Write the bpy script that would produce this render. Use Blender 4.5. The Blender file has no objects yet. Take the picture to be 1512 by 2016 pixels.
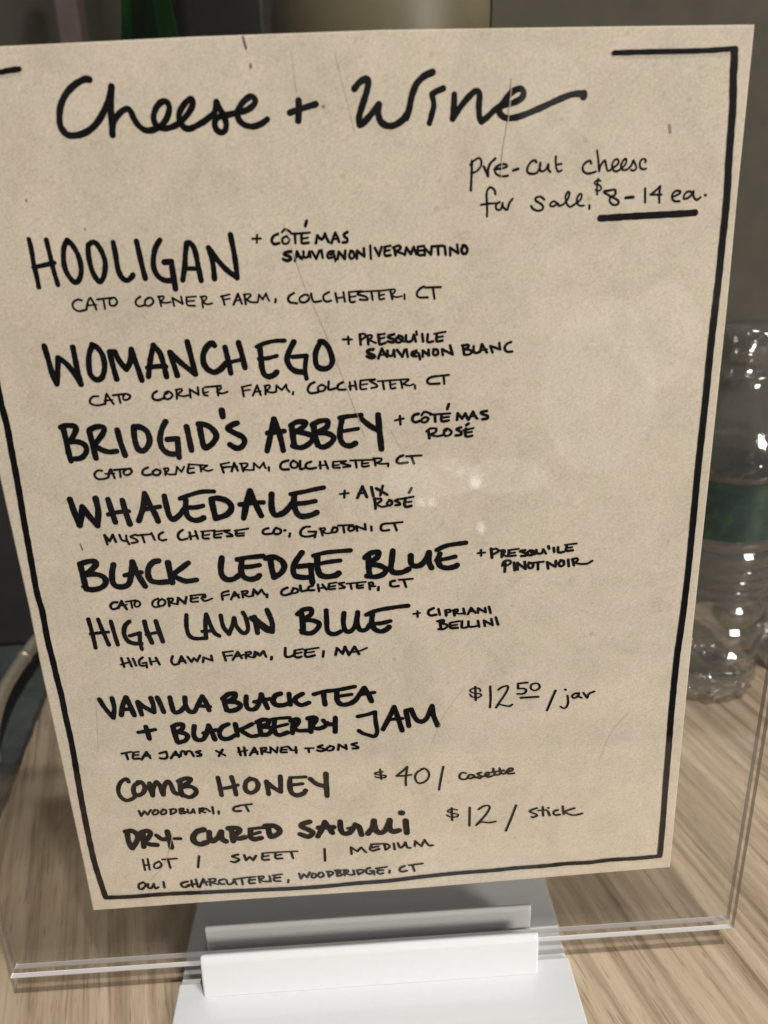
import bpy, bmesh, math, random
from mathutils import Vector, Matrix

scene = bpy.context.scene
C = scene.collection
MM = 0.001
rnd = random.Random(7)

# ------------------------------------------------------------------ camera
cam_d = bpy.data.cameras.new('camera')
cam = bpy.data.objects.new('camera', cam_d); C.objects.link(cam)
R3 = Matrix(((0.9980381854572445, 0.044601258745693616, -0.04393754758187032),
             (-0.05803515537058386, 0.3957731500117389, -0.9165127028409095),
             (-0.023488318592874608, 0.9172645972923716, 0.3975851574714442)))
cam.matrix_world = Matrix.Translation(Vector((-6.823, -216.505, 288.446)) * MM) @ R3.to_4x4()
cam_d.sensor_fit = 'VERTICAL'
cam_d.sensor_height = 7.366
cam_d.lens = 5.7
cam_d.clip_start = 0.01
cam_d.clip_end = 60.0
cam_d.dof.use_dof = True
cam_d.dof.focus_distance = 0.268
cam_d.dof.aperture_fstop = 2.3
scene.camera = cam
scene.render.resolution_x = 768
scene.render.resolution_y = 1024

# ------------------------------------------------------------------ world and lamps
world = bpy.data.worlds.new('World'); scene.world = world
world.use_nodes = True
bgn = world.node_tree.nodes['Background']
bgn.inputs[0].default_value = (1.0, 0.93, 0.84, 1)
bgn.inputs[1].default_value = 0.05

def lamp(name, loc, target, watts, size, col, shape='DISK', size_y=None):
    d = bpy.data.lights.new(name, 'AREA'); d.shape = shape; d.size = size
    if size_y: d.size_y = size_y
    d.energy = watts; d.color = col
    o = bpy.data.objects.new(name, d); C.objects.link(o)
    o.location = loc
    o.rotation_euler = (Vector(target) - Vector(loc)).to_track_quat('-Z', 'Y').to_euler()
    return o
# ceiling spotlights above the counter, in front of the sign and to its right
lamp('ceiling_spot', (0.25, -0.515, 2.23), (0, 0, 0.1), 27.0, 0.05, (1.0, 0.97, 0.93))
lamp('ceiling_spot', (0.42, -0.40, 2.23), (0, 0, 0.1), 4.0, 0.05, (1.0, 0.97, 0.93))
# added fill lamp, in place of the lit room in front of the counter
lamp('room_fill', (1.5, -1.7, 0.88), (0, 0, 0.15), 65.0, 0.7, (1.0, 0.96, 0.895))

# unseen lamps added so that the acrylic mirrors faint spots and pale patches
for px, pz, sx, sy, rad in ((239, -137, 22, 22, 3.6), (250, -228, 15, 24, 4.2), (133, -171, 17, 17, 3.2), (154, -172, 17, 17, 3.2), (210, -114, 17, 17, 1.8),
                            (156, -122, 190, 78, 1.0), (300, -126, 150, 72, 1.0), (470, 40, 210, 330, .55), (590, 130, 120, 190, .5), (366, 520, 110, 170, .4)):
    area = math.pi * sx * sy / 4 * 1e-6
    lamp('reflection_lamp', (px * MM, -1.225, pz * MM), (0.04, 0, .2), rad * math.pi * area, sx * MM, (1.0, .96, .9), 'ELLIPSE', sy * MM)

scene.view_settings.view_transform = 'Standard'
scene.view_settings.look = 'None'
scene.view_settings.gamma = 1.0
scene.view_settings.exposure = 0.0
scene.view_settings.use_curve_mapping = False
scene.cycles.max_bounces = 14
scene.cycles.transparent_max_bounces = 24
scene.cycles.transmission_bounces = 12
scene.cycles.caustics_reflective = False
scene.cycles.caustics_refractive = False
scene.cycles.sample_clamp_indirect = 4.0
scene.cycles.use_denoising = True

# ------------------------------------------------------------------ helpers
def tag(o, label=None, cat=None, group=None, kind=None):
    if label: o['label'] = label
    if cat: o['category'] = cat
    if group: o['group'] = group
    if kind: o['kind'] = kind
    return o

def link(name, bm, mats, parent=None, smooth=False):
    me = bpy.data.meshes.new(name)
    bmesh.ops.recalc_face_normals(bm, faces=bm.faces) if smooth != 'keep' else None
    bm.to_mesh(me); bm.free()
    for m in (mats if isinstance(mats, (list, tuple)) else [mats]): me.materials.append(m)
    if smooth and smooth != 'keep':
        for p in me.polygons: p.use_smooth = True
    o = bpy.data.objects.new(name, me); C.objects.link(o)
    if parent: o.parent = parent
    return o

def empty(name, loc=(0, 0, 0)):
    o = bpy.data.objects.new(name, None); C.objects.link(o); o.location = loc
    o.empty_display_size = 0.02
    return o

def box_bm(x0, x1, y0, y1, z0, z1, bevel=0.0, segs=2):
    bm = bmesh.new(); bmesh.ops.create_cube(bm, size=1.0)
    for v in bm.verts:
        v.co = Vector((x0 + (v.co.x + .5) * (x1 - x0), y0 + (v.co.y + .5) * (y1 - y0), z0 + (v.co.z + .5) * (z1 - z0))) * MM
    if bevel:
        bmesh.ops.bevel(bm, geom=list(bm.edges), offset=bevel * MM, segments=segs, profile=0.5, affect='EDGES')
    return bm

def prism_bm(profile, x0, x1, bevel=0.0, segs=3):
    """profile of (y, z) in mm swept along X."""
    bm = bmesh.new()
    a = [bm.verts.new(Vector((x0, y, z)) * MM) for y, z in profile]
    b = [bm.verts.new(Vector((x1, y, z)) * MM) for y, z in profile]
    n = len(profile)
    bm.faces.new(a); bm.faces.new(b[::-1])
    for i in range(n): bm.faces.new((a[i], b[i], b[(i + 1) % n], a[(i + 1) % n]))
    bmesh.ops.recalc_face_normals(bm, faces=bm.faces)
    if bevel: bmesh.ops.bevel(bm, geom=list(bm.edges), offset=bevel * MM, segments=segs, profile=0.5, affect='EDGES')
    return bm

def lathe_bm(profile, n=64, wobble=None):
    bm = bmesh.new(); rings = []
    for r, z in profile:
        if r < 1e-6: rings.append([bm.verts.new((0, 0, z * MM))])
        else:
            ring = []
            for i in range(n):
                a = 2 * math.pi * i / n
                rr = r if wobble is None else wobble(r, z, a)
                ring.append(bm.verts.new((rr * math.cos(a) * MM, rr * math.sin(a) * MM, z * MM)))
            rings.append(ring)
    for A, B in zip(rings[:-1], rings[1:]):
        for i in range(n):
            j = (i + 1) % n
            if len(A) == 1 and len(B) == 1: continue
            if len(A) == 1: bm.faces.new((A[0], B[j], B[i]))
            elif len(B) == 1: bm.faces.new((A[i], A[j], B[0]))
            else: bm.faces.new((A[i], A[j], B[j], B[i]))
    bmesh.ops.recalc_face_normals(bm, faces=bm.faces)
    return bm

def spline(P, n=6):
    P = [Vector(p) for p in P]
    if len(P) < 3: return P
    E = [2 * P[0] - P[1]] + P + [2 * P[-1] - P[-2]]
    out = []
    for i in range(1, len(E) - 2):
        p0, p1, p2, p3 = E[i - 1], E[i], E[i + 1], E[i + 2]
        for k in range(n):
            t = k / n
            out.append(.5 * ((2 * p1) + (-p0 + p2) * t + (2 * p0 - 5 * p1 + 4 * p2 - p3) * t * t + (-p0 + 3 * p1 - 3 * p2 + p3) * t ** 3))
    out.append(E[-2])
    return out

def tube_bm(pts, r, n=16, sub=8):
    P = spline(pts, sub); bm = bmesh.new(); rings = []
    up = Vector((0, 0, 1))
    for i, p in enumerate(P):
        d = (P[min(i + 1, len(P) - 1)] - P[max(i - 1, 0)]).normalized()
        a = d.cross(up)
        a = a.normalized() if a.length > 1e-4 else Vector((1, 0, 0))
        b = a.cross(d).normalized()
        rings.append([bm.verts.new((p + (a * math.cos(2 * math.pi * k / n) + b * math.sin(2 * math.pi * k / n)) * r) * MM) for k in range(n)])
    for A, B in zip(rings[:-1], rings[1:]):
        for k in range(n): bm.faces.new((A[k], A[(k + 1) % n], B[(k + 1) % n], B[k]))
    bm.faces.new(rings[0]); bm.faces.new(rings[-1][::-1])
    bmesh.ops.recalc_face_normals(bm, faces=bm.faces)
    return bm

# ------------------------------------------------------------------ materials
class NT:
    def __init__(s, name):
        s.m = bpy.data.materials.new(name); s.m.use_nodes = True
        s.t = s.m.node_tree; s.t.nodes.clear()
        s.out = s.n('ShaderNodeOutputMaterial')
    def n(s, typ, **kw):
        nd = s.t.nodes.new(typ)
        for k, v in kw.items():
            if k.startswith('i_'):
                key = k[2:]; key = int(key) if key.isdigit() else key.replace('_', ' ')
                nd.inputs[key].default_value = v
            else: setattr(nd, k, v)
        return nd
    def l(s, a, b): s.t.links.new(a, b)
    def coord(s, scale=(1, 1, 1), rot=(0, 0, 0), kind='Object'):
        tc = s.n('ShaderNodeTexCoord'); r = s.n('ShaderNodeMapping'); mp = s.n('ShaderNodeMapping')
        r.inputs['Rotation'].default_value = rot; mp.inputs['Scale'].default_value = scale    # turn first, then stretch
        s.l(tc.outputs[kind], r.inputs['Vector']); s.l(r.outputs['Vector'], mp.inputs['Vector']); return mp.outputs['Vector']
    def noise(s, vec, scale, detail=4, rough=.55, dist=0):
        nd = s.n('ShaderNodeTexNoise'); nd.inputs['Scale'].default_value = scale
        nd.inputs['Detail'].default_value = detail; nd.inputs['Roughness'].default_value = rough
        nd.inputs['Distortion'].default_value = dist
        s.l(vec, nd.inputs['Vector']); return nd.outputs['Fac']
    def ramp(s, fac, stops):
        r = s.n('ShaderNodeValToRGB'); e = r.color_ramp.elements
        while len(e) < len(stops): e.new(0.5)
        for k, (p, c) in enumerate(stops):
            e[k].position = p; e[k].color = (*c, 1) if len(c) == 3 else c
        s.l(fac, r.inputs[0]); return r.outputs[0]
    def mix(s, a, b, fac, mode='MIX'):
        m = s.n('ShaderNodeMixRGB', blend_type=mode)
        for k, v in ((0, fac), (1, a), (2, b)):
            if hasattr(v, 'is_linked') or hasattr(v, 'links'): s.l(v, m.inputs[k])
            elif isinstance(v, (int, float)): m.inputs[k].default_value = v
            else: m.inputs[k].default_value = (*v, 1)
        return m.outputs[0]
    def bump(s, h, strength=.2, dist=.0005):
        b = s.n('ShaderNodeBump'); b.inputs['Strength'].default_value = strength; b.inputs['Distance'].default_value = dist
        s.l(h, b.inputs['Height']); return b.outputs[0]
    def bsdf(s, col, rough=.5, normal=None, **kw):
        p = s.n('ShaderNodeBsdfPrincipled')
        for k, v in (('Base Color', col), ('Roughness', rough)):
            if hasattr(v, 'links'): s.l(v, p.inputs[k])
            elif isinstance(v, (int, float)): p.inputs[k].default_value = v
            else: p.inputs[k].default_value = (*v, 1)
        for k, v in kw.items():
            p.inputs[k.replace('_', ' ')].default_value = v
        if normal: s.l(normal, p.inputs['Normal'])
        s.l(p.outputs[0], s.out.inputs[0]); return p

def simple(name, col, rough=.5, vary=.12, scale=60, **kw):
    t = NT(name); v = t.coord()
    f = t.noise(v, scale, 5)
    c = t.ramp(f, [(.3, tuple(x * (1 - vary) for x in col)), (.7, tuple(min(1, x * (1 + vary)) for x in col))])
    t.bsdf(c, rough, **kw); return t.m

def mat_paper():
    t = NT('kraft_paper'); v = t.coord()
    base = t.ramp(t.noise(v, 22, 5, .62, .3), [(.3, (.64, .555, .452)), (.42, (.70, .606, .50)), (.5, (.665, .59, .472)), (.58, (.72, .62, .515)), (.72, (.68, .606, .485))])
    blotch = t.ramp(t.noise(v, 48, 6, .68, .8), [(.31, (.88, .875, .87)), (.5, (1, 1, 1)), (.68, (1.05, 1.045, 1.03))])
    c = t.mix(base, blotch, .85, 'MULTIPLY')
    fib = t.ramp(t.noise(t.coord((60, 200, 160), (.0, .5, .0)), 8, 6, .7, 1.2), [(.32, (.80, .79, .77)), (.47, (1, 1, 1)), (.7, (1.03, 1.03, 1.02))])
    c = t.mix(c, fib, .8, 'MULTIPLY')
    fib2 = t.ramp(t.noise(t.coord((200, 70, 60), (0, -.4, 0)), 8, 5, .7, 1.5), [(.3, (.84, .83, .81)), (.46, (1, 1, 1)), (.75, (1.05, 1.05, 1.04))])
    c = t.mix(c, fib2, .8, 'MULTIPLY')
    grain = t.ramp(t.noise(v, 1500, 3, .7), [(.3, (.82, .82, .81)), (.7, (1.10, 1.10, 1.10))])
    c = t.mix(c, grain, .75, 'MULTIPLY')
    vo = t.n('ShaderNodeTexVoronoi'); vo.inputs['Scale'].default_value = 75; t.l(t.coord((1, 1.5, 1)), vo.inputs['Vector'])
    specks = t.ramp(vo.outputs['Distance'], [(.0, (.55, .5, .44)), (.045, (.72, .68, .62)), (.075, (1, 1, 1))])
    c = t.mix(c, specks, .45, 'MULTIPLY')
    t.bsdf(c, .85, t.bump(t.noise(v, 900, 4), .25, .0003), Specular_IOR_Level=.2)
    return t.m

def mat_ink(name='marker_ink', col=(.003, .003, .004)):
    t = NT(name); v = t.coord()
    c = t.ramp(t.noise(v, 60, 3), [(.35, col), (.7, tuple(x * 1.5 for x in col))])
    t.bsdf(c, .55, Specular_IOR_Level=.06); return t.m

def mat_smear(name, col):
    t = NT(name); t.bsdf(col, .8); return t.m

def mat_acrylic(name, tint=.97, reflection_haze=True):
    t = NT(name)
    lw = t.n('ShaderNodeLayerWeight'); lw.inputs['Blend'].default_value = .5
    pw = t.n('ShaderNodeMath', operation='POWER'); t.l(lw.outputs['Facing'], pw.inputs[0]); pw.inputs[1].default_value = 5
    fr = t.n('ShaderNodeMath', operation='MULTIPLY_ADD'); t.l(pw.outputs[0], fr.inputs[0]); fr.inputs[1].default_value = .96; fr.inputs[2].default_value = .038
    tr = t.n('ShaderNodeBsdfTransparent'); tr.inputs[0].default_value = (tint, tint * .997, tint * .992, 1)
    gl = t.n('ShaderNodeBsdfGlossy'); gl.inputs['Roughness'].default_value = .02
    mx = t.n('ShaderNodeMixShader'); t.l(fr.outputs[0], mx.inputs[0]); t.l(tr.outputs[0], mx.inputs[1]); t.l(gl.outputs[0], mx.inputs[2])
    res = mx.outputs[0]
    if reflection_haze:
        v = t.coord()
        df = t.n('ShaderNodeBsdfDiffuse'); df.inputs[0].default_value = (.85, .83, .80, 1)  # pale haze painted over the sheet, imitating blurred room reflections
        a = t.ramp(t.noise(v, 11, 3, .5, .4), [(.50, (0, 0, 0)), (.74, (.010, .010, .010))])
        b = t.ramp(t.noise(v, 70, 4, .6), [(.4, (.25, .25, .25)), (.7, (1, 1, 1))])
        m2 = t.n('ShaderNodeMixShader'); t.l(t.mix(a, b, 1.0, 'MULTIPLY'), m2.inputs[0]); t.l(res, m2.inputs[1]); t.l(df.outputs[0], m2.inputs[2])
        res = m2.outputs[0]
    t.l(res, t.out.inputs[0]); return t.m

def mat_edge(name, white, emit_t):
    """polished cut edge: the glow of light piped through the sheet is painted as its colour."""
    t = NT(name)
    df = t.n('ShaderNodeBsdfDiffuse'); df.inputs[0].default_value = (*white, 1)
    tl = t.n('ShaderNodeBsdfTranslucent'); tl.inputs[0].default_value = (*white, 1)
    gl = t.n('ShaderNodeBsdfGlossy'); gl.inputs['Roughness'].default_value = .15
    tr = t.n('ShaderNodeBsdfTransparent')
    m1 = t.n('ShaderNodeMixShader'); m1.inputs[0].default_value = .15; t.l(df.outputs[0], m1.inputs[1]); t.l(tl.outputs[0], m1.inputs[2])
    m2 = t.n('ShaderNodeMixShader'); m2.inputs[0].default_value = .12; t.l(m1.outputs[0], m2.inputs[1]); t.l(gl.outputs[0], m2.inputs[2])
    m3 = t.n('ShaderNodeMixShader'); m3.inputs[0].default_value = emit_t; t.l(m2.outputs[0], m3.inputs[1]); t.l(tr.outputs[0], m3.inputs[2])
    t.l(m3.outputs[0], t.out.inputs[0]); return t.m

def mat_wood():
    t = NT('oak_laminate')
    ROT = (0, 0, -math.radians(14.5))
    long = t.coord((26, 1.6, 1), ROT); longf = t.coord((190, 6, 1), ROT); pore = t.coord((520, 26, 1), ROT); pore2 = t.coord((900, 70, 1), ROT)
    base = t.ramp(t.noise(long, 1.6, 6, .6, .9), [(.25, (.335, .262, .184)), (.42, (.43, .343, .243)), (.58, (.52, .42, .305)), (.75, (.42, .335, .237))])
    g = t.ramp(t.noise(longf, 1.0, 5, .65, .35), [(.34, (.46, .42, .37)), (.47, (.88, .86, .84)), (.62, (1.08, 1.07, 1.06))])
    c = t.mix(base, g, .85, 'MULTIPLY')
    p = t.ramp(t.noise(pore, 1.0, 3, .6), [(.30, (.45, .38, .31)), (.42, (1, 1, 1))])
    c = t.mix(c, p, .6, 'MULTIPLY')
    p2 = t.ramp(t.noise(pore2, 1.0, 2, .6), [(.30, (.55, .48, .41)), (.40, (1, 1, 1))])
    c = t.mix(c, p2, .7, 'MULTIPLY')
    wv = t.n('ShaderNodeTexWave', wave_type='BANDS', bands_direction='X'); wv.inputs['Scale'].default_value = 1.1
    wv.inputs['Distortion'].default_value = 7; wv.inputs['Detail'].default_value = 3; wv.inputs['Detail Scale'].default_value = .7
    t.l(t.coord((22, 1.3, 1), ROT), wv.inputs['Vector'])
    c = t.mix(c, t.ramp(wv.outputs['Fac'], [(.0, (.66, .60, .54)), (.35, (1, 1, 1))]), .45, 'MULTIPLY')
    r = t.n('ShaderNodeMapRange'); r.inputs['To Min'].default_value = .34; r.inputs['To Max'].default_value = .5
    t.l(t.noise(longf, 2, 3), r.inputs['Value'])
    t.bsdf(c, r.outputs[0], t.bump(t.noise(pore, 1.0, 3), .12, .0004), Specular_IOR_Level=.35)
    return t.m

def mat_glass(name, ior, col=(1, 1, 1), rough=0.0):
    t = NT(name)
    g = t.n('ShaderNodeBsdfGlass'); g.inputs['IOR'].default_value = ior; g.inputs['Roughness'].default_value = rough
    g.inputs['Color'].default_value = (*col, 1)
    t.l(g.outputs[0], t.out.inputs[0]); return t.m

def mat_pet(name='clear_pet', f0=.11):
    t = NT(name); v = t.coord()
    lw = t.n('ShaderNodeLayerWeight'); lw.inputs['Blend'].default_value = .5
    pw = t.n('ShaderNodeMath', operation='POWER'); t.l(lw.outputs['Facing'], pw.inputs[0]); pw.inputs[1].default_value = 4
    fr = t.n('ShaderNodeMath', operation='MULTIPLY_ADD'); t.l(pw.outputs[0], fr.inputs[0]); fr.inputs[1].default_value = .8; fr.inputs[2].default_value = f0
    tr = t.n('ShaderNodeBsdfTransparent'); tr.inputs[0].default_value = (.86, .87, .86, 1)
    gl = t.n('ShaderNodeBsdfGlossy'); gl.inputs['Roughness'].default_value = .07
    sp = t.n('ShaderNodeSeparateXYZ'); tc = t.n('ShaderNodeTexCoord'); t.l(tc.outputs['Object'], sp.inputs[0])
    k = t.n('ShaderNodeMapRange'); k.inputs['From Min'].default_value = .010; k.inputs['From Max'].default_value = .024
    k.inputs['To Min'].default_value = 1.0; k.inputs['To Max'].default_value = .10; t.l(sp.outputs['Z'], k.inputs['Value'])
    b = t.n('ShaderNodeBump'); b.inputs['Distance'].default_value = .006; t.l(k.outputs[0], b.inputs['Strength'])
    t.l(t.noise(v, 170, 2, .5), b.inputs['Height']); t.l(b.outputs[0], gl.inputs['Normal'])
    k2 = t.n('ShaderNodeMapRange'); k2.inputs['From Min'].default_value = .008; k2.inputs['From Max'].default_value = .022
    k2.inputs['To Min'].default_value = .34; k2.inputs['To Max'].default_value = 0; t.l(sp.outputs['Z'], k2.inputs['Value'])
    ad = t.n('ShaderNodeMath', operation='ADD', use_clamp=True); t.l(fr.outputs[0], ad.inputs[0]); t.l(k2.outputs[0], ad.inputs[1])
    mx = t.n('ShaderNodeMixShader'); t.l(ad.outputs[0], mx.inputs[0]); t.l(gl.outputs[0], mx.inputs[2])
    df = t.n('ShaderNodeBsdfDiffuse'); df.inputs[0].default_value = (.75, .74, .72, 1)
    hz = t.n('ShaderNodeMixShader'); hz.inputs[0].default_value = .05; t.l(tr.outputs[0], hz.inputs[1]); t.l(df.outputs[0], hz.inputs[2])
    t.l(hz.outputs[0], mx.inputs[1])
    t.l(mx.outputs[0], t.out.inputs[0]); return t.m

def mat_label():
    t = NT('bottle_label'); v = t.coord()
    c = t.ramp(t.noise(v, 75, 5, .6, .3), [(.38, (.018, .034, .030)), (.52, (.024, .048, .040)), (.60, (.038, .072, .040)), (.72, (.075, .11, .070))])
    t.bsdf(c, .35); return t.m

M = {
 'paper': mat_paper(), 'ink': mat_ink(), 'smear': mat_smear('paper_smudge', (.56, .475, .385)), 'speck': mat_smear('paper_mark', (.16, .13, .10)),
 'acr': mat_acrylic('clear_acrylic'), 'acr_back': mat_acrylic('clear_acrylic_rear', reflection_haze=False),
 'edge_b': mat_edge('acrylic_cut_edge', (.97, .95, .95), .0), 'edge_r': mat_edge('acrylic_rear_edge', (.85, .82, .82), .12), 'edge_s': mat_edge('acrylic_side_edge', (.25, .22, .19), .3),
 'white': simple('white_gloss_plastic', (.65, .66, .675), .07, .012, 300), 'white_m': simple('white_plastic', (.65, .66, .675), .2, .012, 300),
 'wood': mat_wood(), 'label': mat_label(),
 'pet': mat_pet(), 'cap': mat_pet('clear_cap', .13),
 'green': mat_glass('green_glass', 1.45, (.10, .55, .18)),
 'slate': None, 'brass': simple('brushed_brass', (.80, .73, .58), .45, .1, 200, Metallic=.75),
 'char': simple('charcoal_board', (.075, .075, .08), .6), 'black': simple('black_glaze', (.006, .006, .006), .35),
 'wall': simple('dark_taupe_wall', (.066, .058, .040), .8), 'counter': simple('dark_brown_veneer', (.055, .048, .032), .8),
 'olive': simple('olive_ceramic', (.16, .135, .075), .45, .2, 12), 'mauve': simple('mauve_paint', (.085, .058, .050), .7),
 'grey': simple('grey_paint', (.085, .080, .080), .7),
}
def mat_slate():
    t = NT('slate'); v = t.coord()
    c = t.ramp(t.noise(v, 30, 6, .65, .5), [(.3, (.035, .043, .044)), (.5, (.065, .078, .078)), (.7, (.10, .115, .112))])
    sp = t.ramp(t.noise(v, 190, 4, .7), [(.62, (1, 1, 1)), (.74, (2.0, 2.0, 1.9))])
    c = t.mix(c, sp, .8, 'MULTIPLY')
    t.bsdf(c, .6, t.bump(t.noise(v, 120, 6), .6, .001)); return t.m
M['slate'] = mat_slate()

# ------------------------------------------------------------------ the setting
tag(link('table_top', box_bm(-900, 1000, -148, 262, -30, 0, .8), M['wood']), 'pale oak table top under the sign holder', 'table top', kind='structure')
tag(link('back_wall', box_bm(-2200, 2200, 1100, 1130, -300, 2400), M['wall']), 'dark taupe wall far behind the table', 'wall', kind='structure')
bp = link('back_panel', box_bm(80, 900, 268, 273, -300, 470, .5), M['counter'])
tag(bp, 'dark brown panel standing along the far edge of the oak table behind the water bottles', 'panel')
cab = link('sideboard', box_bm(-900, 1000, 660, 1060, -300, 250, 2), M['counter'])
tag(cab, 'dark brown sideboard standing behind the table', 'sideboard')

# ------------------------------------------------------------------ sign holder
LEAN = math.radians(3.17)
U = Vector((0, math.sin(LEAN), math.cos(LEAN))); N = Vector((0, -math.cos(LEAN), math.sin(LEAN)))
def H(x, h, t): return Vector((x, 0, 40.2)) + U * h + N * t      # panel coordinates -> table mm
def sheet_bm(x0, x1, h0, h1, t0, t1, r=.35):
    bm = bmesh.new(); bmesh.ops.create_cube(bm, size=1.0)
    for v in bm.verts: v.co = Vector((x0 + (v.co.x + .5) * (x1 - x0), h0 + (v.co.y + .5) * (h1 - h0), t0 + (v.co.z + .5) * (t1 - t0)))
    bmesh.ops.recalc_face_normals(bm, faces=bm.faces)
    bmesh.ops.bevel(bm, geom=list(bm.edges), offset=r, segments=2, profile=.5, affect='EDGES')
    for f in bm.faces:
        n = f.normal
        if abs(n.z) > .9: f.material_index = 0
        elif n.y < -.3: f.material_index = 1
        else: f.material_index = 2
    for v in bm.verts: v.co = H(*v.co) * MM
    return bm
holder = tag(empty('sign_holder'), 'clear acrylic sign holder on a white plastic base holding the menu sheet', 'sign holder')
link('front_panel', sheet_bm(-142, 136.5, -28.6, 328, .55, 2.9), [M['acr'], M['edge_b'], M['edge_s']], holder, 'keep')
link('back_panel', sheet_bm(-142, 136.5, -28.6, 328, -3.5, -1.0), [M['acr_back'], M['edge_r'], M['edge_s']], holder, 'keep')
BX0, BX1 = -80.0, 71.2
link('base_plate', box_bm(BX0, BX1, -62, -4.7, 0, 3.0, .6, 3), M['white'], holder)
link('base_plate', box_bm(BX0, BX1, 9, 66, 0, 3.0, .6, 3), M['white_m'], holder)
link('base_web', box_bm(BX0 + .5, BX1 - .5, -4.6, 8.9, 0, 1.5, .3, 2), M['white'], holder)
LX0, LX1 = -69.8, 57.8
link('panel_rest', box_bm(LX0 + 1, LX1 - 1, -3.4, 2.6, 1.51, 10.9, .4, 2), M['white_m'], holder)
lip = prism_bm([(-10.9, 3.1), (-6.0, 3.1), (-5.2, 19.4), (-7.2, 20.9), (-9.0, 19.2)], LX0, LX1)
bmesh.ops.bevel(lip, geom=[e for e in lip.edges if max(e.verts[0].co.z, e.verts[1].co.z) > .016], offset=.9 * MM, segments=4, profile=.5, affect='EDGES')
link('front_lip', lip, M['white'], holder)
lip2 = prism_bm([(9.6, 3.1), (3.6, 3.1), (3.4, 20.4), (4.6, 21.8), (6.6, 20.0)], LX0, LX1)
bmesh.ops.bevel(lip2, geom=[e for e in lip2.edges if max(e.verts[0].co.z, e.verts[1].co.z) > .016], offset=.9 * MM, segments=4, profile=.5, affect='EDGES')
link('rear_lip', lip2, M['white_m'], holder)

# ------------------------------------------------------------------ menu sheet and its handwriting (sheet coordinates in mm)
PX = Vector((0.999876632, 0.000869375, 0.0156832)); PY = Vector((-0.01570732, 0.05534157, 0.99834392)); PZ = Vector((0, -0.9984671, 0.0553484))
def S(x, y, z=0.0): return (Vector((0, 0, 40.2)) + PX * x + PY * y + PZ * z) * MM
OUT = [(-108.21, 279.4), (-83.9, 280.17), (-36.16, 280.75), (11.84, 280.75), (59.2, 279.89), (107.85, 278.95), (108.0, 237.8), (108.4, 208.39), (108.4, 153.06), (108.3, 105.42), (108.64, 57.25), (109.06, -0.13), (8.32, -0.76), (-48.67, 0.31), (-107.95, 0.71), (-107.64, 22.99), (-107.34, 106.86), (-106.95, 125.19), (-107.06, 168.32), (-107.52, 228.1)]
bm = bmesh.new()
cen = Vector((0, 140)); IN = []
for x, y in OUT: IN.append((x - .38 * (1 if x > 60 else -1 if x < -60 else 0), y - .38 * (1 if y > 275 else -1 if y < 5 else 0)))
fa = [bm.verts.new(S(x, y, 0)) for x, y in IN]; ma = [bm.verts.new(S(x, y, -.22)) for x, y in OUT]; ba = [bm.verts.new(S(x, y, -.45)) for x, y in OUT]
bm.faces.new(fa[::-1]); bm.faces.new(ba)
for i in range(len(OUT)):
    j = (i + 1) % len(OUT); bm.faces.new((fa[i], fa[j], ma[j], ma[i])); bm.faces.new((ma[i], ma[j], ba[j], ba[i]))
sheet = tag(link('menu_sheet', bm, M['paper']), 'beige kraft paper menu lettered by hand in black marker inside the clear holder', 'menu')

layer = [0]
def ribbon(bm, pts, w, wob=True):
    """flat pen stroke with round ends."""
    layer[0] += 1
    z = .02 + layer[0] * .00028
    P = [Vector((p[0], p[1])) for p in pts]
    Q = [P[0]]
    for p in P[1:]:
        if (p - Q[-1]).length > .02: Q.append(p)
    P = Q
    if len(P) < 2: P = [P[0], P[0] + Vector((.03, 0))]
    ph = rnd.uniform(0, 6.28); L = 0; left = []; right = []
    for i, p in enumerate(P):
        d = (P[min(i + 1, len(P) - 1)] - P[max(i - 1, 0)]).normalized()
        if i: L += (p - P[i - 1]).length
        k = 1 + (.05 * math.sin(L * 1.1 + ph) + .03 * math.sin(L * 2.9 + ph * 2) if wob else 0)
        n = Vector((-d.y, d.x)) * (w * .5 * k)
        left.append(p + n); right.append(p - n)
    def cap(c, a):
        v = a - c; s = []
        for k in range(1, 7):
            q = math.pi * k / 7
            s.append(c + Vector((v.x * math.cos(q) - v.y * math.sin(q), v.x * math.sin(q) + v.y * math.cos(q))))
        return s
    mk = lambda q: bm.verts.new(S(q.x, q.y, z))
    lv = [mk(q) for q in left]; rv = [mk(q) for q in right]
    for i in range(len(P) - 1): bm.faces.new((rv[i], rv[i + 1], lv[i + 1], lv[i]))
    bm.faces.new([lv[0]] + [mk(q) for q in cap(P[0], left[0])] + [rv[0]])
    bm.faces.new([rv[-1]] + [mk(q) for q in cap(P[-1], right[-1])] + [lv[-1]])

def write(name, text, mat, parent):
    bm = bmesh.new()
    for ln in text.strip().split('\n'):
        w, pts = ln.split(':'); w = int(w) / 20
        w *= 1.10 if w > 1.0 else 1.05
        segs = [[]]
        for tok in pts.split():
            x, y = tok.rstrip('!').split(','); p = (int(x) / 20, int(y) / 20)
            segs[-1].append(p)
            if tok.endswith('!'): segs.append([p])
        for s in segs:
            if len(s) > 1: ribbon(bm, spline([(a, b, 0) for a, b in s], 6 if w > .7 else 4), w)
    return link(name, bm, mat, parent, 'keep')

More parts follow.
